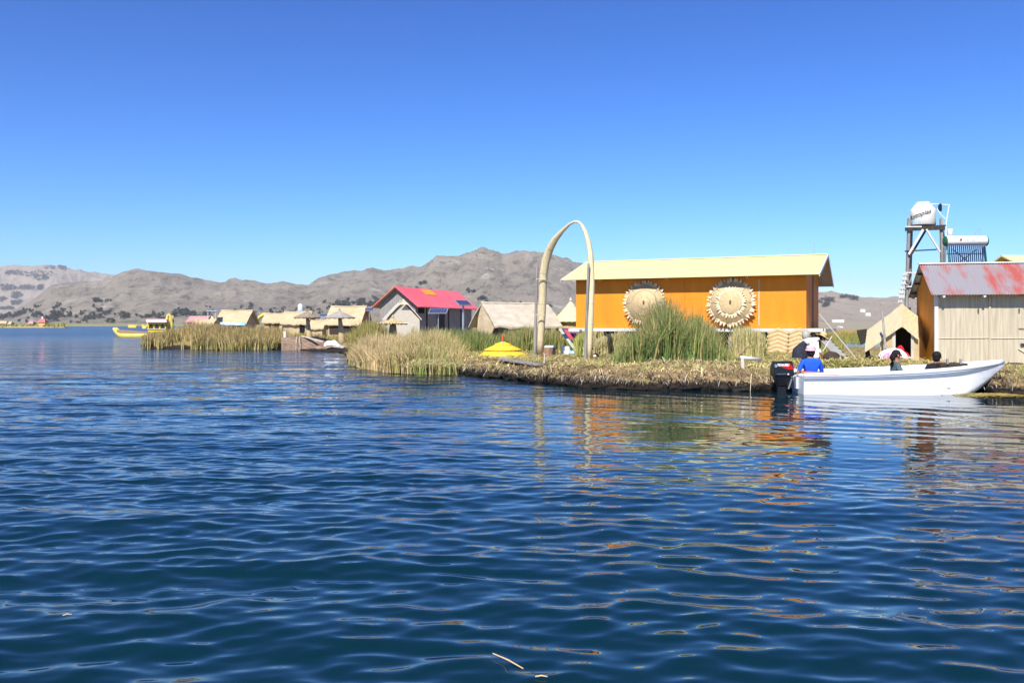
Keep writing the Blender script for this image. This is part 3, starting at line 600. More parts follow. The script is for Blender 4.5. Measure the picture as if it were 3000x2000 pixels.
# reed huts
def reed_hut(name, label, pf, rz, W, Ln, zw, zr_, over=.25, wallm='thatch_far', roofm='thatch_far', sag=.05, group='reed huts', bulge=.06, floor=TOPZ):
    t = thing(name, label, 'hut', (pf[0], pf[1], 0), rz, group); hw = W / 2; sl = (zr_ - zw) / hw
    for y in (0, Ln - .06): MB().slab([(-hw, y, floor), (hw, y, floor), (hw, y, zw - .05), (0, y, zr_ - .06), (-hw, y, zw - .05)], (0, .06, 0)).build('gable_wall', M[wallm], t)
    for x in (-hw, hw - .06): MB().box(x, x + .06, .062, Ln - .062, floor, zw - .05).build('side_wall', M[wallm], t)
    e = hw + over
    for s in (-1, 1):                                 # thick sagging thatch with uneven lower edge
        top = []; bot = []
        for i in range(9):
            f = i / 8; ra = []; rb = []
            for j in range(15):
                g = j / 14; y = -over + (Ln + 2 * over) * g; x = s * e * f; z = zr_ - abs(x) * sl - sag * math.sin(math.pi * g) * (1 - .3 * f) + bulge * math.sin(math.pi * f) + random.uniform(-.015, .015)
                if i == 8: z += random.uniform(-.05, .03)
                ra.append((x, y, z + .10)); rb.append((x, y, z + .01))
            top.append(ra); bot.append(rb)
        m = MB().grid(top).grid(bot)
        m.grid([[top[8][j] for j in range(15)], [bot[8][j] for j in range(15)]])
        for j in (0, 14): m.grid([[top[i][j] for i in range(9)], [bot[i][j] for i in range(9)]])
        m.build('roof_slope', M[roofm], t)
    pts = [(0, -over + (Ln + 2 * over) * g / 10, zr_ + .10 - sag * math.sin(math.pi * g / 10)) for g in range(11)]
    MB().tube(pts, .07, 7).build('ridge_roll', M[roofm], t, True)
    return t
# hut with the bluish plaited gable, in front of the pink roofed house
o = P(1182, 950, 55); t = reed_hut('reed_hut', 'reed hut with a pale plaited gable, in front of the pink roofed house', (o.x, o.y), .2, 2.0, 3.0, 1.95, 3.0, .12, 'grey_gable', 'grey_gable')
MB().slab([(-.27, -.24, 2.82), (.32, -.24, 2.82), (.0, -.24, 3.13)], (0, -.03, 0)).build('gable_cap', M['reed_pale'], t)
# broad hut left of the arch: hipped front corner
o = P(1456, 950, 44); t = reed_hut('reed_hut', 'broad cream reed hut with drooping eaves, left of the reed arch', (P(1432, 950, 44).x, 44), R(-62), 2.1, 2.95, 1.75, 2.56, .42, 'thatch_far', 'thatch_grey', .02)
MB().slab([(-.35, -.52, .5), (.75, -.52, .5), (1.25, -.30, 1.55), (0, -.40, 2.60), (-.2, -.50, 1.9)], (0, .06, 0)).build('reed_screen', M['thatch_far'], t)
# stepped cone hut beside the orange house
def cone_hut(name, label, c, r, z0, z1, tiers, m, wall=True, group='stepped reed roofs'):
    t = thing(name, label, 'hut', (c.x, c.y, 0), 0, group)
    if wall: MB().lathe([(r * .8, TOPZ), (r * .8, z0 + .1)], 20).build('wall', M['thatch'], t)
    for k in range(tiers):
        a = 1 - k / tiers; b = 1 - (k + 1.15) / tiers; zA = z0 + (z1 - z0) * k / tiers; zB = z0 + (z1 - z0) * min(1, (k + 1.1) / tiers)
        MB().lathe([(r * a * .93, zA + .0), (r * a, zA - .03), (r * a, zA + .02), (max(.03, r * b), zB)], 40, jag=lambda i, q: (1 + .035 * ((q % 2) - .5), .02 * (q % 2) if i < 2 else 0)).build('tier', M[m], t)
    MB().lathe([(.05, z1 - .02), (.09, z1 + .06), (.05, z1 + .12), (.02, z1 + .2)], 8).build('finial', M[m], t)
    return t
cone_hut('cone_hut', 'conical hut with four stepped rows of reed, behind the orange house corner', P(1672, 950, 46), .95, 1.75, 2.8, 4, 'reed_bundle')
# village huts on the left, behind the reeds
o = P(695, 950, 70); t = reed_hut('reed_hut', 'tan reed hut with a blue and white tarpaulin under its eave', (P(735, 950, 70).x, 70), R(80), 1.9, 2.3, 1.75, 2.6, .2)
MB().slab([(-1.22, -.1, 1.52), (-1.22, 2.4, 1.58), (-1.12, 2.4, 1.78), (-1.12, -.1, 1.74)], (-.03, 0, 0)).build('tarpaulin', M['blue_tarp'], t)
t = cone_hut('cone_hut', 'small pale pointed hut below a pale blue sheet, left in the village', P(622, 950, 69), .42, 1.35, 2.3, 2, 'reed_pale')
MB().slab([(-.3, -.4, 2.62), (.42, -.4, 2.62), (.42, .3, 2.66), (-.3, .3, 2.66)], (0, 0, .03)).build('sheet_canopy', M['pale_blue_sheet'], t)
for x in (-.24, .34): MB().beam((x, -.3, TOPZ), (x, -.3, 2.62), .05).build('canopy_post', M['wood_pale'], t)
t = reed_hut('reed_hut', 'low reed lean-to with a curved edge, left of the tarpaulin hut', (P(628, 950, 68).x, 68), R(84), 1.2, 1.3, 1.5, 1.88, .2)
t = reed_hut('reed_hut', 'cream reed hut with a dark open side, beside the yellow awning', (P(836, 950, 74).x, 74), R(86), 1.6, 1.5, 1.85, 2.42, .2)
MB().box(-.802, -.86, .3, 1.1, 1.0, 1.6).build('opening_shade', M['interior_shade'], t)  # solid black block painting the hut's dark inside onto its wall
t = reed_hut('reed_hut', 'tall cream reed hut under the white village water tank', (P(908, 950, 71).x, 71), R(88), 2.0, 1.85, 1.75, 2.52, .22)
MB().box(-1.002, -1.06, .15, .55, .9, 1.62).build('opening_shade', M['interior_shade'], t)  # black block on the wall, coloured as the unlit inside
o = P(772, 929, 75); tag(MB().tube([o + Vector((-.5, 0, -.35)), o + Vector((-.35, 0, 0)), o + Vector((0, 0, .2)), o + Vector((.35, 0, .24)), o + Vector((.5, 0, .2))], [.06, .14, .17, .16, .1], 8).build('yellow_awning', M['yellow_boat'], None, True), 'curved yellow reed awning between two village huts', 'awning')
t = reed_hut('reed_hut', 'large cream reed hut with a dark porch, behind the second parasol', (P(1066, 950, 66).x, 66), R(82), 2.5, 2.3, 1.75, 2.85, .25)
MB().box(-1.252, -1.32, -.1, 2.2, .9, 1.7).build('porch_shade', M['dark_brown'], t)  # dark block painting the shade under the porch eave
t = reed_hut('reed_hut', 'small cream reed lean-to between the two parasols', (P(950, 950, 68).x, 68), R(86), 1.1, .9, 1.35, 1.8, .15)
def far_house(px, py, w, h, Y, label, roof):
    o = P(px, py, Y); return gable_house('far_house', label, (o.x, o.y), R(88), h * 1.1, w, CH + (HZ - py) * Y / F - .7 * h * .4, CH + (HZ - py) * Y / F, .15, roof, M['thatch_far'])
far_house(612, 927, 1.9, 2.0, 95, 'faded pink roofed house behind the reeds, left of the tarpaulin hut', M['pink_roof_far'])
far_house(585, 929, .9, 1.8, 97, 'small faded pink roof behind the reeds, left of the other pink roof', M['pink_roof_far'])
# right-hand shed: reed walls, worn red roof
S0 = P(2748, 1063, 25.6); sx_ = S0.x
h = thing('reed_shed', 'reed walled shed with orange gable end and worn red and grey corrugated roof', 'shed', (S0.x, S0.y, 0), -.227)
zE, zRg, dR = 2.44, 3.42, 1.25; ov = .35; oL = .25
def zs(y): return zE + (zRg - zE) * (y + ov) / (dR + ov) if y < dR else zRg - (y - dR) * (zRg - zE) / (dR + ov)
cuts = [0, 1.36, 2.62, 3.9, 5.2]
for k in range(4):
    n_ = 8; w_ = (cuts[k + 1] - cuts[k]) / n_
    for j in range(n_):                               # each wall panel is a row of reed strips
        MB().box(cuts[k] + j * w_ + .0008, cuts[k] + (j + 1) * w_ - .0008, random.uniform(-.004, .004), .045, TOPZ + .02 + random.uniform(0, .05), zs(0) - .03).build('reed_strip', M['reed_mat'], h)
    MB().box(cuts[k], cuts[k + 1], .047, .07, TOPZ, zs(0) - .05).build('wall_backing', M['dark_brown'], h)
    MB().box(cuts[k + 1] - .025, cuts[k + 1] + .025, -.04, -.014, TOPZ, zs(0) - .06).build('seam_batten', M['reed_mat'], h)
    MB().tube([(cuts[k] + .03, -.02, 1.2), (cuts[k + 1] - .03, -.022, 1.22)], .009, 5).build('binding_line', M['reed_pale'], h)
MB().box(-.10, -.002, -.05, .05, TOPZ - .1, zs(0) - .04).build('corner_post', M['wood_white'], h)
MB().slab([(-.06, .052, TOPZ - .05), (-.06, 2 * dR, TOPZ - .05), (-.06, 2 * dR, zs(2 * dR) - .04), (-.06, dR, zRg - .05), (-.06, .052, zs(.05) - .04)], (.05, 0, 0)).build('end_wall', M['orange_old'], h)
corr((-oL, -ov, zE), (5.4, -ov, zE), (5.4, dR, zRg), (-oL, dR, zRg), .076, .010).build('front_roof', M['rust_roof'], h)
corr((-oL, 2 * dR + ov, zE), (5.4, 2 * dR + ov, zE), (5.4, dR, zRg), (-oL, dR, zRg), .2, .028).build('rear_roof', M['sheet_under'], h)
MB().beam((-oL - .02, dR, zRg + .016), (5.42, dR, zRg + .016), .16, .035).build('ridge_cap', M['white_trim'], h)
for y in (dR + .35, dR + .8, dR + 1.25): MB().beam((-oL + .03, y, zs(y) - .07), (.1, y, zs(y) - .07), .06).build('purlin', M['wood_dark'], h)
for x in (.06, 1.12, 2.2, 3.3): MB().box(x, x + .06, -ov + .02, .04, zE - .075, zE - .015).build('rafter_end', M['wood_white'], h)
for x in (1.04, 2.1, 3.2): MB().box(x, x + .03, -.035, -.02, 1.93, 2.05).build('peg', M['wood_dark'], h)
MB().beam((2.15, -.04, 1.03), (3.4, -.04, 1.0), .03, .07).build('cross_plank', M['wood_dark'], h)
MB().beam((2.1, -.03, 1.5), (3.4, -.03, 1.47), .02, .03).build('cross_plank', M['reed_mat'], h)
MB().beam((2.1, -.03, .92), (2.55, -.03, .62), .02, .03).build('loose_stick', M['reed_pale'], h)
t = thing('walkway', 'dark weathered planks laid along the foot of the reed shed', 'walkway', (0, 0, 0))
for k in range(5): MB().beam(P(2885 - k * 6, 1069 + k * 3.2, 24.9 - k * .3), P(3060, 1072 + k * 3.4, 24.9 - k * .3), .2, .035).build('plank', M['wood_dark' if k % 2 else 'wood_pale'], t)
o = P(2930, 764, 34); t, zat, e = gable_house('green_roofed_house', 'house with a pale green roof, just showing behind the reed shed', (15.6, 33.0), R(-88), 4.2, 5, 3.5, 4.28, .35, M['yellow_roof'], M['orange_old'])
t.location = (19.75, 35.2, 0)
# small A-frame hut with red blankets inside
def aframe():
    Y = 26.3; t = thing('small_reed_hut', 'small steep reed hut with a dark doorway and red cloth inside', 'hut', P(2643, 1050, Y).to_tuple()[:2] + (0,), R(-24))
    def sl(s, wid, z0f, z0b, zf_, zb_, D):
        top = [[(s * wid * i / 8, -.15 + D * j / 10, (zf_ + (zb_ - zf_) * j / 10) * (1 - i / 8) + (z0f + (z0b - z0f) * j / 10) * i / 8 + -.01 * math.sin(math.pi * i / 8) + random.uniform(-.012, .012)) for j in range(11)] for i in range(9)]
        bot = [[(p[0] * .985, p[1] + .01, p[2] - .08) for p in r] for r in top]; m = MB().grid(top).grid(bot)
        m.grid([top[8], bot[8]]); m.grid([[r[0] for r in top], [r[0] for r in bot]]); m.grid([[r[10] for r in top], [r[10] for r in bot]]); m.build('roof_slope', M['reed_bundle'], t)
    sl(-1, 1.03, .85, 1.41, 1.63, 2.25, 1.8); sl(1, .44, 1.22, 1.85, 1.63, 2.25, 1.8)
    MB().slab([(-.6, 0, TOPZ), (-.2, 0, TOPZ), (-.2, 0, 1.42), (-.6, 0, 1.15)], (0, .05, 0)).build('front_wall', M['thatch'], t)
    MB().slab([(.26, 0, TOPZ), (.46, 0, TOPZ), (.46, 0, 1.2), (.26, 0, 1.38)], (0, .05, 0)).build('front_wall', M['thatch'], t)
    MB().box(-.27, -.18, -.03, -.002, TOPZ, 1.38).build('door_jamb', M['wood_pale'], t); MB().box(.24, .32, -.03, -.002, TOPZ, 1.36).build('door_jamb', M['wood_pale'], t)
    MB().box(-.18, .24, -.025, -.004, TOPZ + .15, TOPZ + .2).build('door_sill', M['wood_pale'], t)
    MB().box(-.55, -.5, .05, 1.4, TOPZ, 1.1).build('side_wall', M['dark_brown'], t); MB().box(.4, .45, .052, 1.4, TOPZ, 1.25).build('side_wall', M['dark_brown'], t)
    MB().box(-.55, .45, 1.402, 1.45, TOPZ, 1.5).build('back_wall', M['dark_brown'], t)
    MB().slab([(-1.06, .3, .86), (-1.06, .8, .96), (-.96, .8, .46), (-.98, .3, .46)], (.10, 0, 0)).build('side_shade', M['dark_brown'], t)  # dark slab painting the shading under the left slope
    q = MB().ball((.02, .35, .62), (.2, .2, .18)).ball((-.06, .45, .8), (.13, .14, .2)).build('red_blanket', M['red_cloth'], None, True); q.location = t.location; q.rotation_euler = t.rotation_euler
    tag(q, 'red blanket heaped inside the doorway of the small hut', 'blanket')
aframe()
p = P(2528, 985, 28.5); q = MB().slab([p + Vector((-.18, 0, .2)), p + Vector((.17, .1, .24)), p + Vector((.2, .1, -.16)), p + Vector((-.05, 0, -.28))], (0, .06, 0)).build('mat_flap', M['wood_dark']); tag(q, 'dark stiff mat sticking out behind the small steep hut', 'mat')
tag(MB().tube([P(2594, 1022, 25.6), P(2583, 890, 26.2)], [.035, .028], 7).build('leaning_pole', M['wood_grey']), 'bare wooden pole leaning up in front of the small steep hut', 'pole')
# ------------------------------------------------------------------ water tower, tank and solar heater
TY = 33.0
t = thing('water_tower', 'tall rough timber tower carrying the white water tank', 'tower', (0, 0, 0))
legs = [((2650, 905), (2663, 640), 0), ((2764, 905), (2757, 640), 0), ((2660, 905), (2670, 662), 1.1), ((2768, 905), (2762, 662), 1.1)]
for (a, b, dy) in legs:
    A_ = P(*a, TY + dy); A_.z = TOPZ - .1; MB().beam(A_, P(*b, TY + dy), .085, .09).build('leg', M['wood_grey'], t)
for k in range(6): MB().beam(P(2656, 667, TY + .02 + k * .2), P(2768, 661, TY + .02 + k * .2), .19, .05).build('platform_plank', M['wood_dark'], t)
MB().beam(P(2652, 672, TY - .09), P(2768, 668, TY - .09), .05, .13).build('platform_beam', M['wood_dark'], t)
MB().beam(P(2652, 664.5, TY - .13), P(2700, 664, TY - .13), .03, .05).build('board', M['wood_white'], t)
MB().beam(P(2704, 672, TY - .16), P(2662, 745, TY - .12), .04, .07).build('brace', M['wood_white'], t)
MB().beam(P(2714, 672, TY - .16), P(2754, 738, TY - .12), .04, .07).build('brace', M['wood_white'], t)
MB().beam(P(2712, 675, TY + .9), P(2666, 752, TY + .3), .05, .06).build('brace', M['wood_dark'], t)
MB().beam(P(2651, 736, TY - .1), P(2744, 731, TY - .1), .04, .05).build('crossbar', M['wood_dark'], t)
MB().beam(P(2648, 799, TY - .1), P(2690, 798, TY - .1), .04, .05).build('crossbar', M['wood_white'], t)
MB().beam(P(2646, 840, TY - .1), P(2678, 839, TY - .1), .04, .05).build('crossbar', M['wood_white'], t)
t = thing('ladder', 'narrow homemade ladder leaning on the water tower', 'ladder', (0, 0, 0))
for dx in (0, 7): MB().beam(P(2632 + dx, 892, TY - .4), P(2650 + dx, 800, TY - .25), .03, .05).build('rail', M['wood_white'], t)
for k in range(7): f = k / 6.5; MB().beam(P(2628 + 18 * f, 886 - 86 * f, TY - .43 + .15 * f), P(2646 + 18 * f, 885 - 86 * f, TY - .43 + .15 * f), .03).build('rung', M['wood_pale'], t)
# tank
c = P(2704, 661.5, TY + .5); s_ = c.y / F; r = 35 * s_
t = thing('water_tank', 'cream plastic water tank with dark slanted lettering on the timber tower', 'water tank', c)
hh = 47 * s_
MB().lathe([(r * .93, .0), (r, .03), (r * .985, hh * .3), (r, hh * .33), (r * .985, hh * .66), (r, hh * .97), (r * .97, hh), (r * .62, hh + 16 * s_), (r * .60, hh + 17 * s_)], 48).build('shell', M['tank'], t, True)
MB().lathe([(r * .60, hh + 17 * s_), (r * .60, hh + 20 * s_), (r * .5, hh + 22 * s_), (r * .1, hh + 23 * s_)], 32).build('lid', M['tank'], t, True)
rr = r * 1.012
def wrapt(v, ang0, zoff, slope):
    a = ang0 + v.x / rr; return Vector((rr * math.cos(a), rr * math.sin(a), zoff + v.y + v.x * slope))
text_part('Rotoplas', .24, M['tank_print'], t, None, 'lettering', .2, .004, lambda v: wrapt(v, R(-132), hh * .62, .30))
text_part('• • •', .06, M['tank_print'], t, None, 'lettering', 0, 0, lambda v: wrapt(v, R(-110), hh * .48, .22))
MB().grid([[(rr * math.cos(R(a)), rr * math.sin(R(a)), z) for a in range(-165, -134, 5)] for z in (.03, hh * .32)]).build('sticker', M['sticker'], t)
tag(MB().tube([c + Vector((.25, 0, hh + .22)), c + Vector((.42, -.05, hh + .21)), c + Vector((.98, -.05, hh + .17)), c + Vector((.95, -.05, .7)), c + Vector((.85, -.05, .1)), c + Vector((.80, -.1, -2.2))], .017, 6).build('pipe', M['white_plastic']), 'thin white pipe bent from the tank lid down the tower', 'pipe')
tag(MB().tube([c + Vector((.44, -.2, .62)), c + Vector((.50, -.3, .42)), c + Vector((.66, -.4, .2))], .012, 5).build('hose', M['white_plastic']), 'thin white hose curving down beside the water tank', 'hose')
tag(MB().box(-.05, .05, -.05, .05, -.12, .12).box(-.035, .035, -.04, .04, .1201, .16).build('filter_bottle', M['motor_black']), 'black filter bottle hanging from the tank pipe', 'filter').location = c + Vector((.62, -.05, hh + .06))
# solar heater
HY = 31.0; c = P(2829, 705, HY); s_ = HY / F; w = 59 * s_
t = thing('solar_water_heater', 'white cylinder solar water heater above a rack of dark glass tubes', 'solar heater', c)
cy = MB().lathe([(.155, -w), (.17, -w + .02), (.17, w - .02), (.155, w)], 28); cy.xf(Matrix.Rotation(R(90), 4, 'Y')); cy.build('tank_drum', M['white_plastic'], t, True)
for s in (-1, 1):
    e_ = MB().lathe([(.15, -.02), (.174, -.015), (.174, .015), (.06, .03)], 20); e_.xf(Matrix.Translation((s * (w + .01), 0, -.015)) @ Matrix.Rotation(R(90 * s), 4, 'Y')); e_.build('end_cap', M['green_plastic'], t, True)
bx = Vector((0, .62, -1.0))
for k in range(18):
    x = -w * .86 + 2 * w * .86 * k / 17
    MB().tube([Vector((x, -.06, -.17)), Vector((x, -.2, -1.15))], .021, 8).build('tube', M['tube_glass'], t)
MB().beam((-w * .92, -.05, -.185), (w * .92, -.05, -.185), .05, .04).build('manifold', M['steel'], t)
for z, f in ((-.45, -.05), (-1.1, .05)): MB().beam((-w * .9, -.06 - f + .09, z), (w * .9, -.06 - f + .09, z), .03).build('rack_bar', M['steel'], t)
for s in (-1, 1):
    MB().beam((s * w * .93, -.04, -.16), (s * w * .93, -.22, -1.2), .03).build('rack_leg', M['green_plastic'], t)
    MB().beam((s * w * .93, .05, -.15), (s * w * .93, .25, -1.9), .035).build('rack_leg', M['steel'], t)
MB().beam((-w * .9, .12, -1.1), (w * .6, .06, -.3), .025).build('rack_brace', M['steel'], t); MB().beam((w * .9, .13, -1.1), (-w * .6, .07, -.3), .025).build('rack_brace', M['steel'], t)
MB().lathe([(.07, 0), (.09, .02), (.09, .2), (.085, .22)], 16, (-w + .16, 0, .19)).build('header_can', M['white_plastic'], t, True)
MB().tube([(-w + .16, 0, .16), (-w + .16, 0, .2)], .03, 8).build('spout', M['steel'], t)
MB().tube([(w * .45, 0, .16), (w * .45, 0, .28), (w * .72, 0, .42), (w * .74, 0, .2)], .01, 5).build('vent_pipe', M['steel'], t)
text_part('Termas', .12, M['faint_print'], t, Matrix.Translation((.06, -.1735, .02)) @ Matrix.Rotation(R(90), 4, 'X'), 'lettering', 0, 0)
MB().slab([(-.30, -.1735, -.02), (-.22, -.1735, -.02), (-.20, -.1735, .06), (-.27, -.1735, .06)], (0, .002, 0)).build('emblem', M['motor_red'], t)
# village tank, solar panels, lamp
c = P(880, 909, 73); t = thing('village_water_tank', 'small white water tank on a post in the far village', 'water tank', c)
MB().lathe([(.19, 0), (.2, .03), (.2, .40), (.12, .5), (.11, .53)], 20).build('shell', M['white_plastic'], t, True)
MB().box(-.26, .26, -.2, .2, -.06, -.004).build('stand_plate', M['pale_blue_sheet'], t); MB().beam((0, 0, -.06), (0, 0, -1.0), .07).build('post', M['wood_pale'], t)
MB().tube([(.2, 0, .42), (.42, 0, .5), (.46, 0, -.1)], .015, 5).build('pipe', M['steel'], t)
def solar(px, py, Y, w, d, tilt, rz, label, pole=None):
    t = thing('solar_array', label, 'solar panel', P(px, py, Y), 0, 'solar panels'); Rm = Matrix.Rotation(rz, 4, 'Z') @ Matrix.Rotation(tilt, 4, 'X')
    MB().box(-w / 2, w / 2, -d / 2, d / 2, -.02, .02).xf(Rm).build('frame', M['steel'], t)
    nx = 6
    for i in range(nx):
        for j in range(2): MB().box(-w / 2 + .03 + i * (w - .06) / nx + .004, -w / 2 + .03 + (i + 1) * (w - .06) / nx - .004, -d / 2 + .03 + j * (d - .06) / 2 + .004, -d / 2 + .03 + (j + 1) * (d - .06) / 2 - .004, .0205, .026).xf(Rm).build('cell', M['panel_blue'], t)
    b = P(px, py, Y); MB().tube([(0, 0, -.03), (0, 0, TOPZ - b.z)], pole or .03, 8).build('post', M['steel'], t)
    return t
solar(1284, 911, 50, 1.05, .6, R(28), R(-8), 'low solar panel on a post in front of the pink roofed house')
t = solar(1357, 887, 46, .8, .5, R(30), R(38), 'small solar panel topping a tall white lamp post beside the pink roof', .055)
solar(1082, 906, 63, .62, .35, R(40), 0, 'small solar panel beside the large cream hut'); solar(948, 923, 69, .65, .3, R(35), 0, 'blue solar panel low behind the two parasols'); solar(747, 925, 74, .5, .3, R(35), 0, 'dark solar panel right of the tarpaulin hut')
# ------------------------------------------------------------------ reed arch
t = thing('reed_arch', 'tall pointed arch of bound reeds standing at the island edge', 'arch', (0, 0, 0))
ctr = [(1580, 1043, 10.5, 31.5), (1583, 1000, 11, 31.4), (1586, 950, 11.5, 31.3), (1589, 890, 12, 31.2), (1590, 840, 12.5, 31.1), (1592, 800, 13, 31), (1599, 762, 13.5, 30.9), (1611, 728, 12.5, 30.7), (1627, 700, 10, 30.4), (1648, 676, 6.5, 30.1), (1668, 657, 4.5, 29.8),
       (1683, 649, 4, 29.6), (1694, 650, 4, 29.4), (1704, 659, 5, 29.3), (1714, 677, 6.5, 29.2), (1723, 706, 8, 29.1), (1729, 740, 9, 29), (1732, 780, 9.5, 28.9), (1733, 830, 10, 28.8), (1732, 890, 9.5, 28.7), (1730, 950, 9.5, 28.6), (1727, 1010, 9, 28.6), (1725, 1056, 9, 28.6)]
pts = [P(a, b, Y) for a, b, w, Y in ctr]; rad = [.9 * w * Y / F for a, b, w, Y in ctr]
mb_ = MB().tube(pts, rad, 28, True, .8, Vector((0, 1, 0)))
kj = [random.uniform(.92, 1.05) if k % 2 else random.uniform(.97, 1.07) for k in range(28)]
for i_, p_ in enumerate(pts):
    for k in range(28): q_ = i_ * 28 + k; mb_.v[q_] = p_ + (mb_.v[q_] - p_) * kj[(k + i_ // 6) % 28] * random.uniform(.98, 1.02)
mb_.build('reed_bundle', M['reed_bundle'], t, True)
for i in (1, 3, 5, 7, 17, 19, 20, 21):
    d = (pts[i + 1] - pts[i - 1]).normalized(); MB().tube([pts[i] - d * .018, pts[i] + d * .018], rad[i] * 1.035, 14, False, .8, Vector((0, 1, 0))).build('binding', M['rope'], t, True)
MB().tube([P(1567, 1043, 31.4), P(1574, 771, 31.1)], [.07, .035], 8).build('prop_pole', M['wood_grey'], t)
MB().tube([P(1714.5, 1055, 28.5), P(1724, 772, 28.7)], [.055, .04], 8).build('prop_pole', M['wood_grey'], t)
for (a, b, y, Y) in ((1570, 1600, 818, 31.1), (1568, 1596, 922, 31.2)): MB().tube([P(a, y, Y - .2), P(b, y + 1, Y - .2)], .02, 6).build('tie_rope', M['rope'], t)
# ------------------------------------------------------------------ parasols
def parasol(label, c, R_, ztop, zrim, stemr, lean=(0, 0), m='thatch_grey', tiers=2, base=TOPZ):
    t = thing('reed_parasol', label, 'parasol', (c.x, c.y, 0), 0, 'thatched reed parasols'); lx, ly = lean
    def J(i, q): return (1 + .03 * ((q * 7) % 3 - 1), .025 * ((q * 5) % 3 - 1) if i < 3 else 0)
    for k in range(tiers):
        a = 1 - .5 * k; z0 = zrim + (ztop - zrim) * .42 * k; z1 = zrim + (ztop - zrim) * min(1, .5 * (k + 1) + .12)
        MB().lathe([(R_ * a * .3, z0 + .10), (R_ * a * .95, z0 - .02), (R_ * a, z0), (R_ * a, z0 + .05), (R_ * max(.05, a - .55), z1)], 36, (lx, ly, 0), J).build('canopy_tier', M[m], t)
    MB().lathe([(.05, ztop - .05), (.06, ztop + .08), (.02, ztop + .16)], 8, (lx, ly, 0)).build('finial', M[m], t)
    MB().tube([(0, 0, base - .2), (lx * .3, ly * .3, base + (zrim - base) * .35), (lx, ly, zrim + .25)], [stemr * 2.4, stemr * 1.5, stemr * .8], 12).build('stem', M['thatch'], t, True)
    return t
c = P(908, 1000, 56); parasol('round thatched parasol on a flared reed stem, left of the pair by the dock', c, .82, 2.42, 2.0, .11, (-.18, 0), 'parasol_dark')
c = P(1003, 1000, 55); parasol('round grey thatched parasol on a flared reed stem, right of the pair by the dock', c, .96, 2.45, 1.98, .12, (-.18, 0), 'parasol_grey')
c = P(1151, 1000, 44); t = parasol('low broad thatched parasol with a notched rim in the gold reeds', c, .74, 1.92, 1.62, .16, (0, 0), 'thatch', 1)
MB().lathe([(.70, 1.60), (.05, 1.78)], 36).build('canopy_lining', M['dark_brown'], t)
def tooth_ring(t, r, z, n, m):
    me = None
    for k in range(n):
        a = 2 * math.pi * k / n
        o = (MB().hexa([(0, -.035, -.02), (.09, -.01, -.01), (.09, .01, -.01), (0, .035, -.02), (0, -.03, .03), (.08, -.008, .04), (.08, .008, .04), (0, .03, .03)]).build('rim_tooth', M[m], t) if me is None else link(bpy.data.objects.new('rim_tooth', me)))
        me = o.data; o.parent = t; o.location = (r * math.cos(a), r * math.sin(a), z); o.rotation_euler = (0, 0, a)
tooth_ring(t, .73, 1.66, 34, 'reed_pale')
# yellow canopy resting on the ground
c = G(1473, 1044, TOPZ); c.z += .06; t = thing('yellow_canopy', 'low yellow thatched parasol top with a red finial resting on the straw', 'parasol', c)
zz = 1.0
for k, (r0, r1, z0, z1) in enumerate(((.98, .52, -.10, .20), (.66, .24, .17, .38), (.29, .05, .36, .47))):
    MB().lathe([(r0 * .9, z0 - .02), (r0, z0), (r0, z0 + .03), (r1, z1)], 48, jag=lambda i, q: (1 + .025 * (q % 2), -.012 * (q % 2)) if i < 3 else (1, 0)).build('canopy_tier', M['yellow'], t)
MB().lathe([(.05, .45), (.07, .50), (.035, .57), (.05, .64), (.015, .74)], 12).build('finial', M['red_paint'], t, True)
MB().beam((-.05, -.70, .08), (-.02, -.24, .45), .02, .02).build('seam_stick', M['wood_pale'], t)
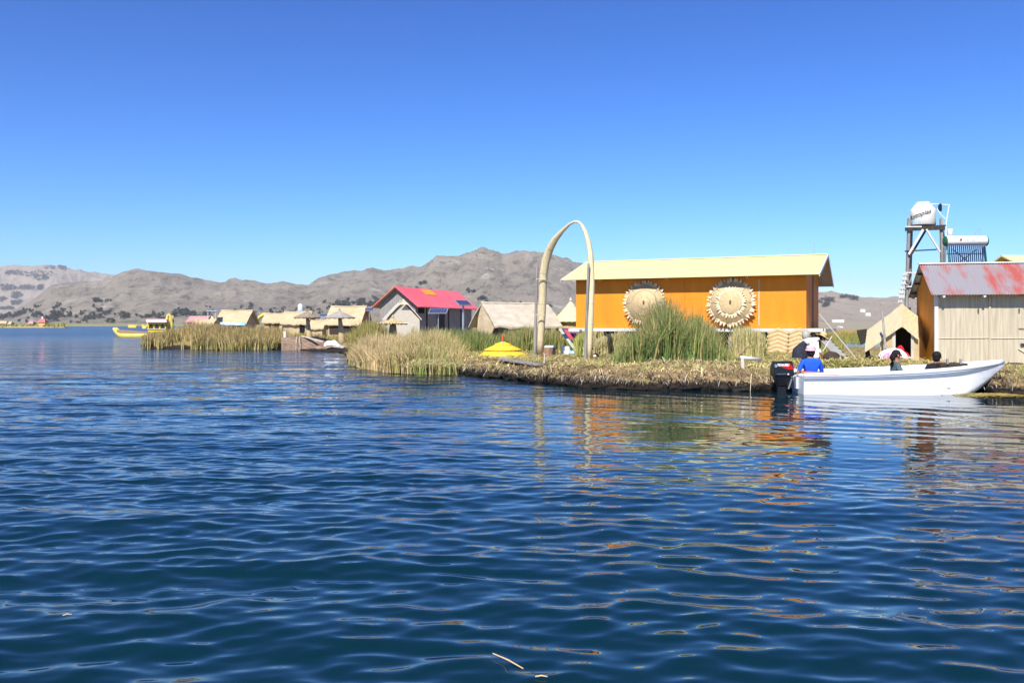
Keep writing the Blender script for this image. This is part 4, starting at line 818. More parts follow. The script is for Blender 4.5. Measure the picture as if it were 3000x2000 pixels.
# ------------------------------------------------------------------ the white boat
def hull():
    t = thing('motor_boat', 'white open motor boat with a blue grey stripe moored at the island', 'boat', (6.72, 21.05, 0), R(-5.2))
    Lb = 4.72; N = 28
    def beam(s): return .93 * (1 - max(0, (s - .35) / .65) ** 2.6) * (.93 + .07 * min(1, s / .3)) + .015
    def gun(s): return .405 + .10 * s + .195 * s ** 2.6
    def keel(s): return -.16 if s < .73 else -.16 + (gun(1) - .09 + .16) * ((s - .73) / .27) ** 1.4
    def st(s, f):                                     # section curve point, f 0 keel .. 1 gunwale
        b = beam(s); k = keel(s); g = gun(s)
        if f < .35: q = f / .35; return b * .93 * q * (1 - .35 * max(0, (s - .7) / .3)), k + .05 * q * (1 - s * .6)
        q = (f - .35) / .65; bb = b * .93 * (1 - .35 * max(0, (s - .7) / .3)); z0 = k + .05 * (1 - s * .6); return bb + (b - bb) * q ** .75, z0 + (g - z0) * q
    fs = [0, .15, .35, .5, .65, .82, 1]
    for sgn, nm in ((-1, 'hull_side'), (1, 'hull_side')):
        m = MB(); m.grid([[(Lb * i / N, sgn * st(i / N, f)[0], st(i / N, f)[1]) for i in range(N + 1)] for f in fs]); m.build(nm, M['white_boat'], t, True)
        m = MB()                                      # inside skin
        m.grid([[(Lb * i / N + .02, sgn * max(.0, st(i / N, f)[0] - .04), st(i / N, f)[1] + .02) for i in range(20)] for f in fs]); m.build('inner_side', M['boat_inside'], t, True)
        pts = [(Lb * i / N, sgn * (beam(i / N) - .01), gun(i / N) + .035) for i in range(N + 1)]; MB().tube(pts, .03, 8, True, 1.7).build('gunwale', M['white_boat'], t, True)
        lo = [(Lb * i / N, sgn * (st(i / N, .88)[0] + .006), st(i / N, .88)[1]) for i in range(N)]; up = [(Lb * i / N, sgn * (st(i / N, .972)[0] + .006), st(i / N, .972)[1]) for i in range(N)]
        MB().grid([lo, up]).build('stripe', M['boat_scuff'], t)
    tr = [(0, st(0, f)[0], st(0, f)[1]) for f in fs][::-1] + [(0, -st(0, f)[0], st(0, f)[1]) for f in fs]
    tr = [(p[0] - .0, p[1], p[2]) for p in tr]; m = MB().slab(tr, (.05, 0, 0)); m.build('transom', M['white_boat'], t)
    MB().box(-.05, -.002, -.32, .32, .10, .37).build('motor_pad', M['boat_inside'], t)
    fl = [[(Lb * i / N, s * max(.02, st(i / N, .35)[0] - .06), .0) for i in range(0, 14)] for s in (-1, 1)]; MB().grid(fl).build('floor', M['boat_inside'], t)
    for x in (.45, 1.75, 2.95): MB().box(x, x + .28, -.86 * beam(x / Lb) / .93, .86 * beam(x / Lb) / .93, .17, .21).build('thwart', M['boat_inside'], t)
    dk = [[(Lb * i / N, s * (beam(i / N) - .03), gun(i / N) - .015) for i in range(22, N + 1)] for s in (-1, 1)]; MB().grid(dk).build('bow_deck', M['white_boat'], t)
    MB().box(3.28, 3.90, -.10, .28, .2, .70).build('bench_back', M['dark_brown'], t, bevel=.03)
    for x in (3.42, 3.72): MB().beam((x, -.12, .68), (x, -.12, .80), .045).build('bench_post', M['wood_grey'], t)
    tag(MB().slab([(.02, -.90, .455), (.75, -.94, .462), (.75, -.55, .47), (.02, -.4, .50), (-.0, -.6, .49)], (0, 0, .018)).build('orange_tarp', M['orange_tarp']), 'bright orange cloth lying over the stern edge of the white boat', 'cloth').matrix_world = Matrix.Translation(t.location) @ Matrix.Rotation(R(-5.2), 4, 'Z')
    return t
boat = hull()
# outboard motor
def motor():
    t = thing('outboard_motor', 'black outboard motor with red flash and white lettering on the boat stern', 'outboard motor', (0, 0, 0)); t.location = P(2290, 1090, 20.75); t.location.z = 0; t.rotation_euler = (0, 0, R(4))
    z0, z1 = .40, .735
    prof = [(-.235, .46), (-.225, .63), (-.205, .655), (-.19, .71), (-.17, z1), (.19, z1 + .01), (.215, z1 - .02), (.245, .52), (.25, .43), (.22, .395), (-.22, .40)]
    m = MB(); w = .15
    rings = []
    for y, k in ((-w, .93), (-w * .86, 1.0), (w * .86, 1.0), (w, .93)): rings.append([(x * k, y, .56 + (z - .56) * k) for x, z in prof])
    for a in range(3): m.grid([rings[a] + rings[a][:1], rings[a + 1] + rings[a + 1][:1]])
    m.poly(rings[0]); m.poly(rings[3][::-1]); m.build('cowl', M['motor_black'], t)
    MB().slab([(-.06, -w - .003, .60), (.08, -w - .003, .695), (.14, -w - .003, .695), (.222, -w - .003, .585), (.222, -w - .003, .555), (.12, -w - .003, .555)], (0, .002, 0)).build('red_flash', M['motor_red'], t)
    text_part('TOHATSU', .078, M['white_print'], t, Matrix.Translation((-.025, -w - .006, .655)) @ Matrix.Rotation(R(90), 4, 'X') @ Matrix.Scale(.78, 4, (1, 0, 0)), 'lettering', .15, .004)
    MB().tube([(-.195 + .022 * math.cos(k * .628), -w - .004, .64 + .03 * math.sin(k * .628)) for k in range(11)], .005, 5, False).build('emblem', M['white_print'], t)
    MB().box(.08, .115, -w - .012, -w - .003, .432, .462).build('latch', M['white_print'], t); MB().beam((-.17, -w - .004, .452), (.05, -w - .004, .456), .004, .008).build('trim_line', M['grey_metal'], t)
    m = MB(); m.hexa([(-.12, -.08, .16), (.13, -.08, .16), (.13, .08, .16), (-.12, .08, .16), (-.2, -.13, .42), (.2, -.13, .42), (.2, .13, .42), (-.2, .13, .42)]); m.build('midsection', M['motor_black'], t, bevel=.02)
    m = MB(); m.hexa([(-.10, -.035, -.35), (.07, -.035, -.35), (.07, .035, -.35), (-.10, .035, -.35), (-.115, -.06, .17), (.10, -.06, .17), (.10, .06, .17), (-.115, .06, .17)]); m.build('leg', M['motor_black'], t, bevel=.015)
    MB().box(-.2, .12, -.1, .1, -.1, -.085).build('cavitation_plate', M['motor_black'], t)
    MB().box(.10, .24, -.1, .1, .12, .36).build('clamp_bracket', M['motor_black'], t, bevel=.01); MB().beam((.12, -.1, .10), (.2, -.1, .34), .03).build('bracket_arm', M['grey_metal'], t)
    MB().tube([(.2, .0, .43), (.42, .05, .47), (.62, .12, .50)], [.03, .026, .03], 8).build('tiller', M['motor_black'], t, True)
    return t
mot = motor()
# ------------------------------------------------------------------ people
def person(label, J, regions, hair=None, hat=None, skirt=None, extras=None, look=(0, 1, 0), size=1.0):
    """J: joint -> (x,y,z,radius) in world metres; one skinned body whose faces take the material of the nearest bone"""
    bones = [('pelvis', 'waist'), ('waist', 'chest'), ('chest', 'neck'), ('neck', 'jaw'), ('jaw', 'skull')]
    for s in 'lr': bones += [('chest', 'shoulder_' + s), ('shoulder_' + s, 'elbow_' + s), ('elbow_' + s, 'wrist_' + s), ('wrist_' + s, 'palm_' + s), ('pelvis', 'hip_' + s), ('hip_' + s, 'knee_' + s), ('knee_' + s, 'ankle_' + s), ('ankle_' + s, 'toe_' + s)]
    bones = [b for b in bones if b[0] in J and b[1] in J]
    names = list(J); org = Vector(J['pelvis'][:3]); me = bpy.data.meshes.new('skeleton')
    me.from_pydata([tuple(Vector(J[k][:3]) - org) for k in names], [(names.index(a), names.index(b)) for a, b in bones], [])
    o = link(bpy.data.objects.new('skeleton', me)); o.modifiers.new('skin', 'SKIN')
    for i, k in enumerate(names):
        rr_ = J[k][3]; me.skin_vertices[0].data[i].radius = (rr_, rr_ * (J[k][4] if len(J[k]) > 4 else 1)); me.skin_vertices[0].data[i].use_root = (k == 'pelvis')
    ss = o.modifiers.new('sub', 'SUBSURF'); ss.levels = 2; ss.render_levels = 2
    dg = bpy.context.evaluated_depsgraph_get(); dg.update(); body = bpy.data.meshes.new_from_object(o.evaluated_get(dg)); bpy.data.objects.remove(o)
    mats = []; 
    for r in regions.values():
        if r not in mats: mats.append(r)
    body.materials.clear(); [body.materials.append(M[x]) for x in mats]
    seg = [(Vector(J[a][:3]) - org, Vector(J[b][:3]) - org, regions.get(b, regions['*'])) for a, b in bones]
    for p in body.polygons:
        best = 1e9
        for a, b, r in seg:
            ab = b - a; f = max(0, min(1, (p.center - a).dot(ab) / max(1e-9, ab.length_squared))); dd = (p.center - a - ab * f).length
            if dd < best: best = dd; rm = r
        p.material_index = mats.index(rm); p.use_smooth = True
    # fingers rooted inside each palm, joined into the same mesh
    bm = bmesh.new(); bm.from_mesh(body); fm = MB()
    for s, sg in (('l', 1), ('r', -1)):
        if 'palm_' + s not in J: continue
        pa = Vector(J['palm_' + s][:3]) - org; wr = Vector(J['wrist_' + s][:3]) - org; d, sd, u = frame(pa - wr)
        for k in range(4):
            l_ = (.062, .072, .068, .052)[k]; b0 = pa + sd * (k - 1.5) * .019; fm.tube([b0 - d * .02, b0 + d * l_ * .6 + u * .004, b0 + d * l_ * .95 - u * .025, b0 + d * l_ * .9 - u * .045], [.010, .009, .008, .006], 6)
        b0 = pa - d * .03 + sd * .03 * sg; fm.tube([b0, b0 + sd * .025 * sg + d * .03, b0 + sd * .022 * sg + d * .06 - u * .02], [.011, .010, .007], 6)
    if fm.v:
        vs = [bm.verts.new(v) for v in fm.v]; mi = mats.index(regions['skin_slot']) if regions.get('skin_slot') in mats else 0
        for f in fm.f:
            try: q = bm.faces.new([vs[i] for i in f]); q.material_index = mi; q.smooth = True
            except ValueError: pass
    bm.to_mesh(body); bm.free(); body.name = 'person'
    t = link(bpy.data.objects.new('person', body)); t.location = org; tag(t, label, 'person')
    hc = (Vector(J['jaw'][:3]) + Vector(J['skull'][:3])) / 2 - org; up = (Vector(J['skull'][:3]) - Vector(J['jaw'][:3])).normalized()
    fw = Vector(look).normalized(); fw = (fw - up * fw.dot(up)).normalized(); rt = fw.cross(up)
    Mh = Matrix((rt, fw, up)).transposed().to_4x4(); Mh.translation = hc
    MB().ball((0, .098, -.012), (.014, .022, .026), 6, 5).xf(Mh).build('nose', M['skin'], t, True)
    for s in (-1, 1):
        MB().ball((s * .092, .0, -.01), (.014, .026, .038), 6, 5).xf(Mh).build('ear', M['skin'], t, True); MB().ball((s * .034, .088, .02), (.014, .008, .009), 6, 5).xf(Mh).build('eye', M['hair'], t, True)
    MB().ball((0, .088, -.055), (.028, .008, .008), 6, 5).xf(Mh).build('mouth', M['red_board'], t, True)
    if hair:
        m = MB(); m.ball((0, -.022, .03), (.103, .108, .105), 14, 9)
        if hair == 'long': m.tube([(0, -.075, .03), (0, -.115, -.07), (0, -.125, -.2), (.0, -.10, -.32)], [.085, .095, .085, .03], 10, True, .7)
        if hair == 'short': m.ball((0, -.06, -.03), (.085, .06, .085), 10, 7)
        m.xf(Mh).build('hair', M['hair'], t, True)
    if hat == 'bucket': MB().lathe([(.112, -.0), (.118, .02), (.10, .075), (.085, .10), (.03, .112)], 20, (0, -.01, .05)).xf(Mh).build('hat', M['palepink'], t, True); MB().lathe([(.112, .0), (.132, -.018), (.134, -.012), (.115, .012)], 20, (0, -.01, .05)).xf(Mh).build('hat_brim', M['palepink'], t, True)
    if hat == 'straw': MB().lathe([(.105, 0), (.10, .08), (.08, .12), (.03, .13)], 20, (0, -.01, .055)).xf(Mh).build('hat', M['hat_straw'], t, True); MB().lathe([(.10, .0), (.21, -.03), (.215, -.022), (.105, .015)], 24, (0, -.01, .055)).xf(Mh).build('hat_brim', M['hat_straw'], t, True)
    if extras: extras(t, org, Mh)
    return t
def sitting(x, y, zs_, head_t, facing, armL, armR, torso=.5):
    """seated joints; facing angle of the chest in the xy plane; arms are (elbow, wrist) world points"""
    f = Vector((math.cos(facing), math.sin(facing), 0)); r = Vector((f.y, -f.x, 0)); B = Vector((x, y, zs_)); up = Vector((0, 0, 1))
    def q(v, rad, k=1): return (v.x, v.y, v.z, rad, k)
    J = {'pelvis': q(B, .15, .85), 'waist': q(B + up * .2 + f * -.01, .14, .8), 'chest': q(B + up * .42, .165, .75), 'neck': q(B + up * .56 + f * .02, .06), 'jaw': q(B + up * .66 + f * .035, .078), 'skull': q(B + up * .77 + f * .03, .088)}
    for s, sg, arm in (('l', -1, armL), ('r', 1, armR)):
        sh = B + up * .48 + r * sg * .19; J['shoulder_' + s] = q(sh, .075); e_, w_ = Vector(arm[0]), Vector(arm[1]); J['elbow_' + s] = q(e_, .052); J['wrist_' + s] = q(w_, .034); J['palm_' + s] = q(w_ + (w_ - e_).normalized() * .07, .034, .6)
        hp = B + r * sg * .10 + f * .05; kn = hp + f * .42 + up * .03; an = kn + f * .05 - up * .2
        J['hip_' + s] = q(hp, .10); J['knee_' + s] = q(kn, .07); J['ankle_' + s] = q(an, .045); J['toe_' + s] = q(an + f * .14 - up * .02, .04)
    return J
RG = lambda top, bot: {'*': top, 'hip_l': bot, 'hip_r': bot, 'knee_l': bot, 'knee_r': bot, 'ankle_l': bot, 'ankle_r': bot, 'toe_l': 'black_cloth', 'toe_r': 'black_cloth', 'jaw': 'skin', 'skull': 'skin', 'palm_l': 'skin', 'palm_r': 'skin', 'waist': top, 'skin_slot': 'skin'}
b = P(2376, 1090, 21.15); T_ = P(2336, 1090, 20.85)
person('person in a blue jacket and pale pink hat seated at the boat stern, back turned', sitting(b.x, b.y, .23, 0, R(83), ((b.x - .30, b.y - .05, .50), (T_.x + .02, T_.y, .49)), ((b.x + .27, b.y + .02, .47), (b.x + .22, b.y + .26, .40))), RG('blue_cloth', 'black_cloth'), 'short', 'bucket', look=(.1, 1, -.1))
b = P(2624, 1090, 21.2)
def bag(t, org, Mh):
    MB().slab([(.12, -.16, .20), (.30, -.14, .36), (.34, -.12, .30), (.22, -.14, .10)], (0, .06, 0)).build('shoulder_bag', M['black_cloth'], t, bevel=.02)
person('person with long dark hair in a grey jacket sitting mid boat, looking right', sitting(b.x, b.y, .15, 0, R(-8), ((b.x + .02, b.y + .26, .40), (b.x + .27, b.y + .14, .36)), ((b.x + .05, b.y - .24, .38), (b.x + .30, b.y - .10, .36))), RG('grey_cloth', 'black_cloth'), 'long', None, extras=bag, look=(1, -.12, -.05))
b = P(2745, 1085, 21.0)
person('person in black with black hair sitting beside the dark brown bench back in the boat', sitting(b.x, b.y, .12, 0, R(60), ((b.x - .24, b.y + .02, .44), (b.x - .42, b.y - .02, .48)), ((b.x + .24, b.y - .06, .42), (b.x + .30, b.y + .18, .36))), RG('black_cloth', 'black_cloth'), 'short', None, look=(.7, .7, .05))
def pj(px, py, Y, r, k=1): v = P(px, py, Y); return (v.x, v.y, v.z, r, k)
Yp = 25.2; GY = HZ + (CH - TOPZ) * F / Yp
J = {'pelvis': pj(2350, 1008, Yp, .15), 'waist': pj(2366, 1000, Yp, .135), 'chest': pj(2386, 994, Yp, .15), 'neck': pj(2399, 992, Yp, .055), 'jaw': pj(2405, 995, Yp, .07), 'skull': pj(2411, 985, Yp, .082),
     'hip_l': pj(2348, 1014, Yp - .1, .10), 'knee_l': pj(2358, 1040, Yp - .12, .07), 'ankle_l': pj(2350, GY - 6, Yp - .1, .045), 'toe_l': pj(2362, GY - 1, Yp - .1, .04),
     'hip_r': pj(2352, 1014, Yp + .1, .10), 'knee_r': pj(2366, 1038, Yp + .12, .07), 'ankle_r': pj(2360, GY - 6, Yp + .1, .045), 'toe_r': pj(2372, GY - 1, Yp + .1, .04),
     'shoulder_l': pj(2388, 998, Yp - .17, .07), 'elbow_l': pj(2386, 1019, Yp - .22, .05), 'wrist_l': pj(2396, 1036, Yp - .2, .034), 'palm_l': pj(2399, 1043, Yp - .2, .03),
     'shoulder_r': pj(2390, 998, Yp + .17, .07), 'elbow_r': pj(2396, 1016, Yp + .2, .05), 'wrist_r': pj(2404, 1032, Yp + .18, .034), 'palm_r': pj(2407, 1040, Yp + .18, .03)}
def skirtA(t, org, Mh):
    m = MB(); a = P(2366, 1003, Yp) - org
    rows = []
    for f in range(7):
        q = f / 6; c = P(2362 - 18 * min(1, q * 2.2) - 3 * q, 1000 + 48 * q, Yp) - org; r_ = .11 + .06 * min(1, q * 2.5) + .02 * q
        rows.append([c + Vector((math.cos(k * math.pi / 10) * r_ * (1 + .05 * (k % 2)), math.sin(k * math.pi / 10) * r_ * 1.05, 0)) for k in range(21)])
    m.grid(rows).build('skirt', M['navy_cloth'], t, True)
    MB().slab([P(2372, 1005, Yp - .24) - org, P(2398, 1000, Yp - .22) - org, P(2400, 1046, Yp - .26) - org, P(2376, 1050, Yp - .28) - org], (.02, .04, 0)).build('apron', M['white_cloth'], t, bevel=.01)
person('person in white shirt, dark skirt and straw hat bending down on the island', J, RG('white_cloth', 'navy_cloth'), 'short', 'straw', extras=skirtA, look=(.75, 0, -.65))
Yq = 25.6
J = {'pelvis': pj(2640, 1036, Yq, .16), 'waist': pj(2620, 1031, Yq, .14), 'chest': pj(2600, 1034, Yq, .145), 'neck': pj(2588, 1042, Yq, .055), 'jaw': pj(2583, 1047, Yq, .07), 'skull': pj(2577, 1056, Yq, .082),
     'hip_l': pj(2644, 1040, Yq - .1, .10), 'knee_l': pj(2636, 1058, Yq - .14, .07), 'ankle_l': pj(2652, 1066, Yq - .1, .045), 'toe_l': pj(2640, 1069, Yq - .1, .04),
     'hip_r': pj(2646, 1040, Yq + .1, .10), 'knee_r': pj(2640, 1056, Yq + .12, .07), 'ankle_r': pj(2656, 1064, Yq + .1, .045), 'toe_r': pj(2644, 1067, Yq + .1, .04),
     'shoulder_l': pj(2598, 1040, Yq - .17, .07), 'elbow_l': pj(2592, 1058, Yq - .24, .048), 'wrist_l': pj(2586, 1072, Yq - .26, .034), 'palm_l': pj(2584, 1078, Yq - .27, .03),
     'shoulder_r': pj(2596, 1039, Yq + .17, .07), 'elbow_r': pj(2584, 1054, Yq + .2, .048), 'wrist_r': pj(2576, 1062, Yq + .15, .034), 'palm_r': pj(2572, 1066, Yq + .15, .03)}
def shawl(t, org, Mh):
    m = MB(); rows = []
    for i, (px, py, r_) in enumerate(((2574, 1046, .10), (2583, 1035, .15), (2600, 1029, .19), (2618, 1026, .20), (2638, 1030, .20), (2652, 1040, .14))):
        c = P(px, py + r_ * F / Yq * .62, Yq) - org; rows.append([c + Vector((0, -math.cos(a) * r_ * 1.25, math.sin(a) * r_)) for a in [R(-15 + 210 * k / 12) for k in range(13)]])
    m.grid(rows).build('shawl', M['pinkwhite'], t, True)
    MB().tube([P(2590, 1040, Yq - .3) - org, P(2597, 1047, Yq - .32) - org, P(2612, 1046, Yq - .3) - org], [.07, .10, .08], 10).build('pink_sleeve', M['pink_cloth'], t, True)
person('person bent low in a white and pink shawl before the small steep hut', J, RG('pink_cloth', 'pink_cloth'), 'short', None, extras=shawl, look=(-.6, 0, -.8))
# ------------------------------------------------------------------ small things on the island
def box_thing(name, label, cat, c, dims, m, rz=0, bevel=.01):
    o = MB().box(-dims[0] / 2, dims[0] / 2, -dims[1] / 2, dims[1] / 2, 0, dims[2]).build(name, m, None, False, bevel); o.location = c; o.rotation_euler = (0, 0, rz); return tag(o, label, cat)
c = G(1611, 1040, TOPZ); t = thing('cardboard_box', 'brown cardboard boxes stacked with a white lid, right of the arch foot', 'boxes', c, R(35))
MB().box(-.16, .16, -.16, .16, 0, .15).build('lower_box', M['cardboard'], t); MB().box(-.155, .155, -.155, .155, .155, .29).build('upper_box', M['cardboard'], t)
MB().hexa([(-.15, -.15, .292), (.15, -.15, .292), (.15, .15, .292), (-.15, .15, .292), (-.13, -.13, .36), (.13, -.13, .36), (.13, .13, .36), (-.13, .13, .36)]).build('white_lid', M['white_plastic'], t)
c = G(1603, 1046, TOPZ); q = MB().lathe([(.12, 0), (.18, .09), (.185, .10), (.17, .1)], 18).build('pink_basin', M['pink_plastic'], None, True); q.location = c; tag(q, 'shallow pink basin at the foot of the cardboard boxes', 'basin')
c = G(1658, 1040, TOPZ); t = thing('white_container', 'white plastic container on the straw between the arch legs', 'container', c, R(10))
MB().box(-.17, .13, -.12, .12, 0, .33).build('body', M['white_plastic'], t, False, .04); MB().box(.132, .2, -.10, .10, .0, .28).build('painted_shade_side', M['pale_blue_sheet'], t, False, .02); MB().lathe([(.04, .33), (.04, .36), (.01, .37)], 10, (-.08, 0, 0)).build('cap', M['white_plastic'], t)  # pale blue slab paints shade onto one side of the container
c = G(1680, 1041, TOPZ); q = MB().ball((0, 0, .09), (.13, .1, .1), 9, 6).ball((.06, -.03, .17), (.07, .06, .06), 8, 5).build('plastic_bag', M['blue_plastic']); q.location = c; tag(q, 'crumpled blue plastic bag beside the white container', 'bag')
c = G(1745, 1048, TOPZ); t = thing('cloth_bundle', 'small black and white bundle with a red edge, right of the arch foot', 'bundle', c)
MB().ball((0, 0, .07), (.12, .1, .09), 10, 6).build('black_cloth', M['black_cloth'], t, True); MB().ball((-.03, -.05, .06), (.07, .07, .06), 8, 5).build('white_cloth', M['white_cloth'], t, True); MB().ball((-.1, -.04, .03), (.06, .06, .04), 8, 5).build('red_edge', M['red_board'], t, True)
tag(MB().beam(P(1640, 964, 33.5), P(1690, 1030, 32.6), .13, .02).build('leaning_board', M['green_board']), 'pale green board leaning between the arch legs', 'board')
tag(MB().beam(P(1657, 966, 34.2), P(1686, 1010, 33.4), .16, .02).build('red_board', M['red_board']), 'red board leaning beside the pale green board', 'board')
tag(MB().slab([P(1646, 960, 34.6), P(1706, 966, 34.6), P(1692, 985, 34.6), P(1672, 1000, 34.4), P(1656, 985, 34.6)], (0, .05, 0)).build('hanging_cloth', M['purple_cloth']), 'dark purple cloth hanging behind the leaning boards', 'cloth')
tag(MB().beam(P(1665, 967, 34.3), P(1697, 967, 34.3), .12, .12).build('white_beam', M['wood_white']), 'short white beam end behind the leaning boards', 'beam')
a = G(1468, 1056, TOPZ + .02); b2 = G(1582, 1075, TOPZ - .08); tag(MB().beam(a + Vector((0, 0, .05)), b2 + Vector((0, 0, .06)), .26, .045).build('grey_plank', M['wood_grey']), 'grey plank lying at the bank edge below the yellow canopy', 'plank')
c = G(2176, 1082, TOPZ - .03); t = thing('log_trestle', 'pale log lying on a short post at the bank edge', 'log', (0, 0, 0))
MB().beam(P(2176, 1085, 23.2), P(2174, 1048, 23.2), .08).build('post', M['wood_pale'], t); MB().tube([P(2170, 1047, 23.2), P(2228, 1053, 23.6)], .05, 9).build('log', M['wood_white'], t, True)
tag(MB().tube([P(1594, 1064, 25.3), P(1596, 1036, 25.3)], .022, 6).build('stake', M['wood_pale']), 'thin pale stake standing at the bank edge near the arch', 'stake')
t = thing('ramp', 'grey plank ramp with cleats leaning against the orange house floor', 'ramp', (0, 0, 0)); A_ = P(2410, 990, 31.0); B_ = P(2476, 1056, 27.0)
MB().beam(A_, B_, .34, .04).build('board', M['sheet_under'], t)
for k in range(6):
    q = A_.lerp(B_, .12 + k * .15) + Vector((0, 0, .035)); MB().beam(q + Vector((.13, .02, 0)), q + Vector((.2, .05, 0)), .035).build('cleat', M['wood_dark'], t)
tag(MB().tube([P(2398, 917, 36.5), P(2506, 1048, 27.5)], .022, 6).build('guy_pole', M['wood_pale']), 'long thin pole slanting from the orange house corner to the straw', 'pole')
tag(MB().tube([P(2437, 985, 28), P(2410, 1030, 27.4)], .018, 6).build('stick', M['wood_pale']), 'short thin stick slanting across the plank ramp', 'stick')
c = P(2361, 981, 31); q = MB().lathe([(.08, -.16), (.14, -.1), (.14, .08), (.07, .14), (.06, .18)], 12).build('grey_sack', M['sheet_under'], None, True); q.location = c; tag(q, 'grey sack under the orange house floor behind the bending person', 'sack')
c = G(2436, 1062, TOPZ); q = MB().ball((0, 0, .14), (.28, .2, .2), 12, 7).ball((.25, -.05, .1), (.14, .12, .12), 9, 6).build('dark_heap', M['dark_brown'], None, True); q.location = c; tag(q, 'dark brown heap under the plank ramp', 'heap')
c = G(2436, 1066, TOPZ); q = MB().ball((0, 0, .03), (.3, .14, .05), 10, 5).build('blue_sheet', M['pale_blue_sheet']); q.location = c; tag(q, 'scrap of pale blue sheet on the straw by the ramp', 'sheet')
# dock on the left
t = thing('reed_dock', 'brown cut block of matted reeds tied with ropes at the water, below the parasols', 'reed block', (0, 0, 0))
def dk(px, top, bot, Y): return P(px, top, Y), P(px, bot, Y)
Yd = 55.5; rows = [[], [], [], []]
for px, top, bot in ((824, 986, 1024), (850, 987, 1025), (880, 985, 1026), (905, 987, 1028), (930, 993, 1030), (952, 1002, 1032)):
    jj = random.uniform(-.12, .12); a = P(px, top, Yd + .6); a2 = P(px, top + 2, Yd + jj * .5); m2 = P(px, (top + bot) / 2, Yd - .15 + jj); b_ = P(px, bot, Yd - .3); b_.z = -.1
    for r_, v in zip(rows, (a + Vector((0, 2.5, 0)), a2, m2, b_)): r_.append(v)
MB().grid(rows).build('block', M['dock'], t)
for px in (866, 875): MB().tube([P(px + 3, 987, Yd - .1), P(px + 1, 1005, Yd - .45), P(px, 1024, Yd - .5)], .022, 5).build('rope', M['rope'], t)
MB().slab([P(925, 1014, 54.5), P(1022, 1016, 54), P(1022, 1032, 53.5), P(925, 1030, 54)], (0, 1.6, .1)).build('ledge', M['dock'], t)
MB().beam(P(884, 984, 55.6), P(948, 1001, 54.6), .14, .05).build('plank', M['wood_pale'], t)
tag(MB().beam(P(834.5, 990, 55.8), P(834.5, 970, 55.8), .13).build('white_post', M['white_trim']), 'short white post on the left end of the reed dock', 'post')
t = thing('tarp_bundle', 'white tarpaulin bundle heaped on the dock ledge', 'tarpaulin', P(975, 1010, 53.8))
m = MB(); m.grid([[(-.5 + .95 * i / 8, -.25 + .5 * j / 5, max(-.15, .46 * math.sin(math.pi * min(1, (i + 1.2) / 9.5)) ** .7 * (1 - abs(j - 2.5) / 3.2) + random.uniform(-.04, .04) - .1)) for i in range(9)] for j in range(6)]); m.build('sheet', M['white_tarp'], t, True)
MB().slab([(.05, -.32, -.12), (.75, -.25, -.2), (.8, -.1, -.1), (.2, -.1, .05)], (0, .06, .02)).build('fold', M['sheet_under'], t)
# ------------------------------------------------------------------ yellow reed boats and the far islands
def reed_boat(label, pA, pB, Yb, rise, rad, m='yellow_boat', prowA=1.0, prowB=1.0):
    a = P(*pA, Yb); b = P(*pB, Yb); a.z = b.z = 0; t = thing('reed_boat', label, 'reed boat', (a + b) / 2); o = (a + b) / 2; n = 15; pts = []; rd = []
    for i in range(n):
        f = i / (n - 1); e = abs(2 * f - 1); z = rad * .35 + rise * max(0, (e - .55) / .45) ** 2 * (prowA if f < .5 else prowB); pts.append(a.lerp(b, f) - o + Vector((0, 0, z))); rd.append(rad * (1 - .6 * max(0, (e - .5) / .5) ** 1.5))
    for s in (-1, 1): MB().tube([p + Vector((0, s * rad * .8, 0)) for p in pts], rd, 10).build('reed_hull', M[m], t, True)
    MB().tube([p + Vector((0, 0, rad * .6)) for p in pts[3:-3]], rad * .35, 8).build('deck', M['thatch_far'], t, True)
    return t, o
t, o = reed_boat('yellow reed boat with a raised prow, left of the reed bank', (336, 987), (462, 987), 113, 1.0, .42, prowB=.1)
MB().slab([(-2.2, -.62, .62), (2.4, -.62, .42), (2.4, -.62, .62), (-2.2, -.62, .95)], (0, .08, 0)).build('side_rail', M['cardboard'], t)
Yb = 118; t, o = reed_boat('yellow double deck reed boat with three arched windows behind the reed bank', (436, 984), (502, 984), Yb, 2.6, .5, prowA=.1)
s = Yb / F
t2 = t
def loc_(px, py, dy=0): return P(px, py, Yb + dy) - o
MB().slab([loc_(431, 945, -1), loc_(486, 945, -1), loc_(486, 973, -1), loc_(434, 975, -1)], (0, 2, 0)).build('cabin', M['yellow'], t)
MB().slab([loc_(428, 935, -1.3), loc_(488, 935, -1.3), loc_(488, 944, -1.5), loc_(428, 944, -1.5)], (0, 2.6, 0)).build('cabin_roof', M['palepink'], t)
for px in (442, 459, 476): MB().slab([loc_(px - 6.5, 962, -1.05), loc_(px + 6.5, 962, -1.05), loc_(px + 6, 956, -1.05), loc_(px, 949, -1.05), loc_(px - 6, 956, -1.05)], (0, .03, 0)).build('window', M['dark_brown'], t)
MB().slab([loc_(431, 965, -1.1), loc_(484, 965, -1.1), loc_(484, 962.2, -1.1), loc_(431, 962.2, -1.1)], (0, .04, 0)).build('rail', M['wood_pale'], t)
MB().tube([loc_(490, 975, -.6), loc_(489, 945, -.6), loc_(491, 925, -.6), loc_(495, 920.5, -.6), loc_(500, 927, -.6), loc_(504, 950, -.6), loc_(505, 970, -.6)], [.28, .26, .2, .16, .18, .2, .2], 9).build('arched_prow', M['yellow_boat'], t, True)
o_ = P(580, 950, 96); tag(MB().tube([o_ + Vector((0, 0, -1.6)), o_ + Vector((0, 0, .2)), o_ + Vector((.08, 0, .75)), o_ + Vector((.2, 0, .9))], [.24, .24, .2, .1], 9).build('yellow_prow', M['yellow'], None, True), 'yellow boat prow standing up beside the faded pink roof', 'boat prow')
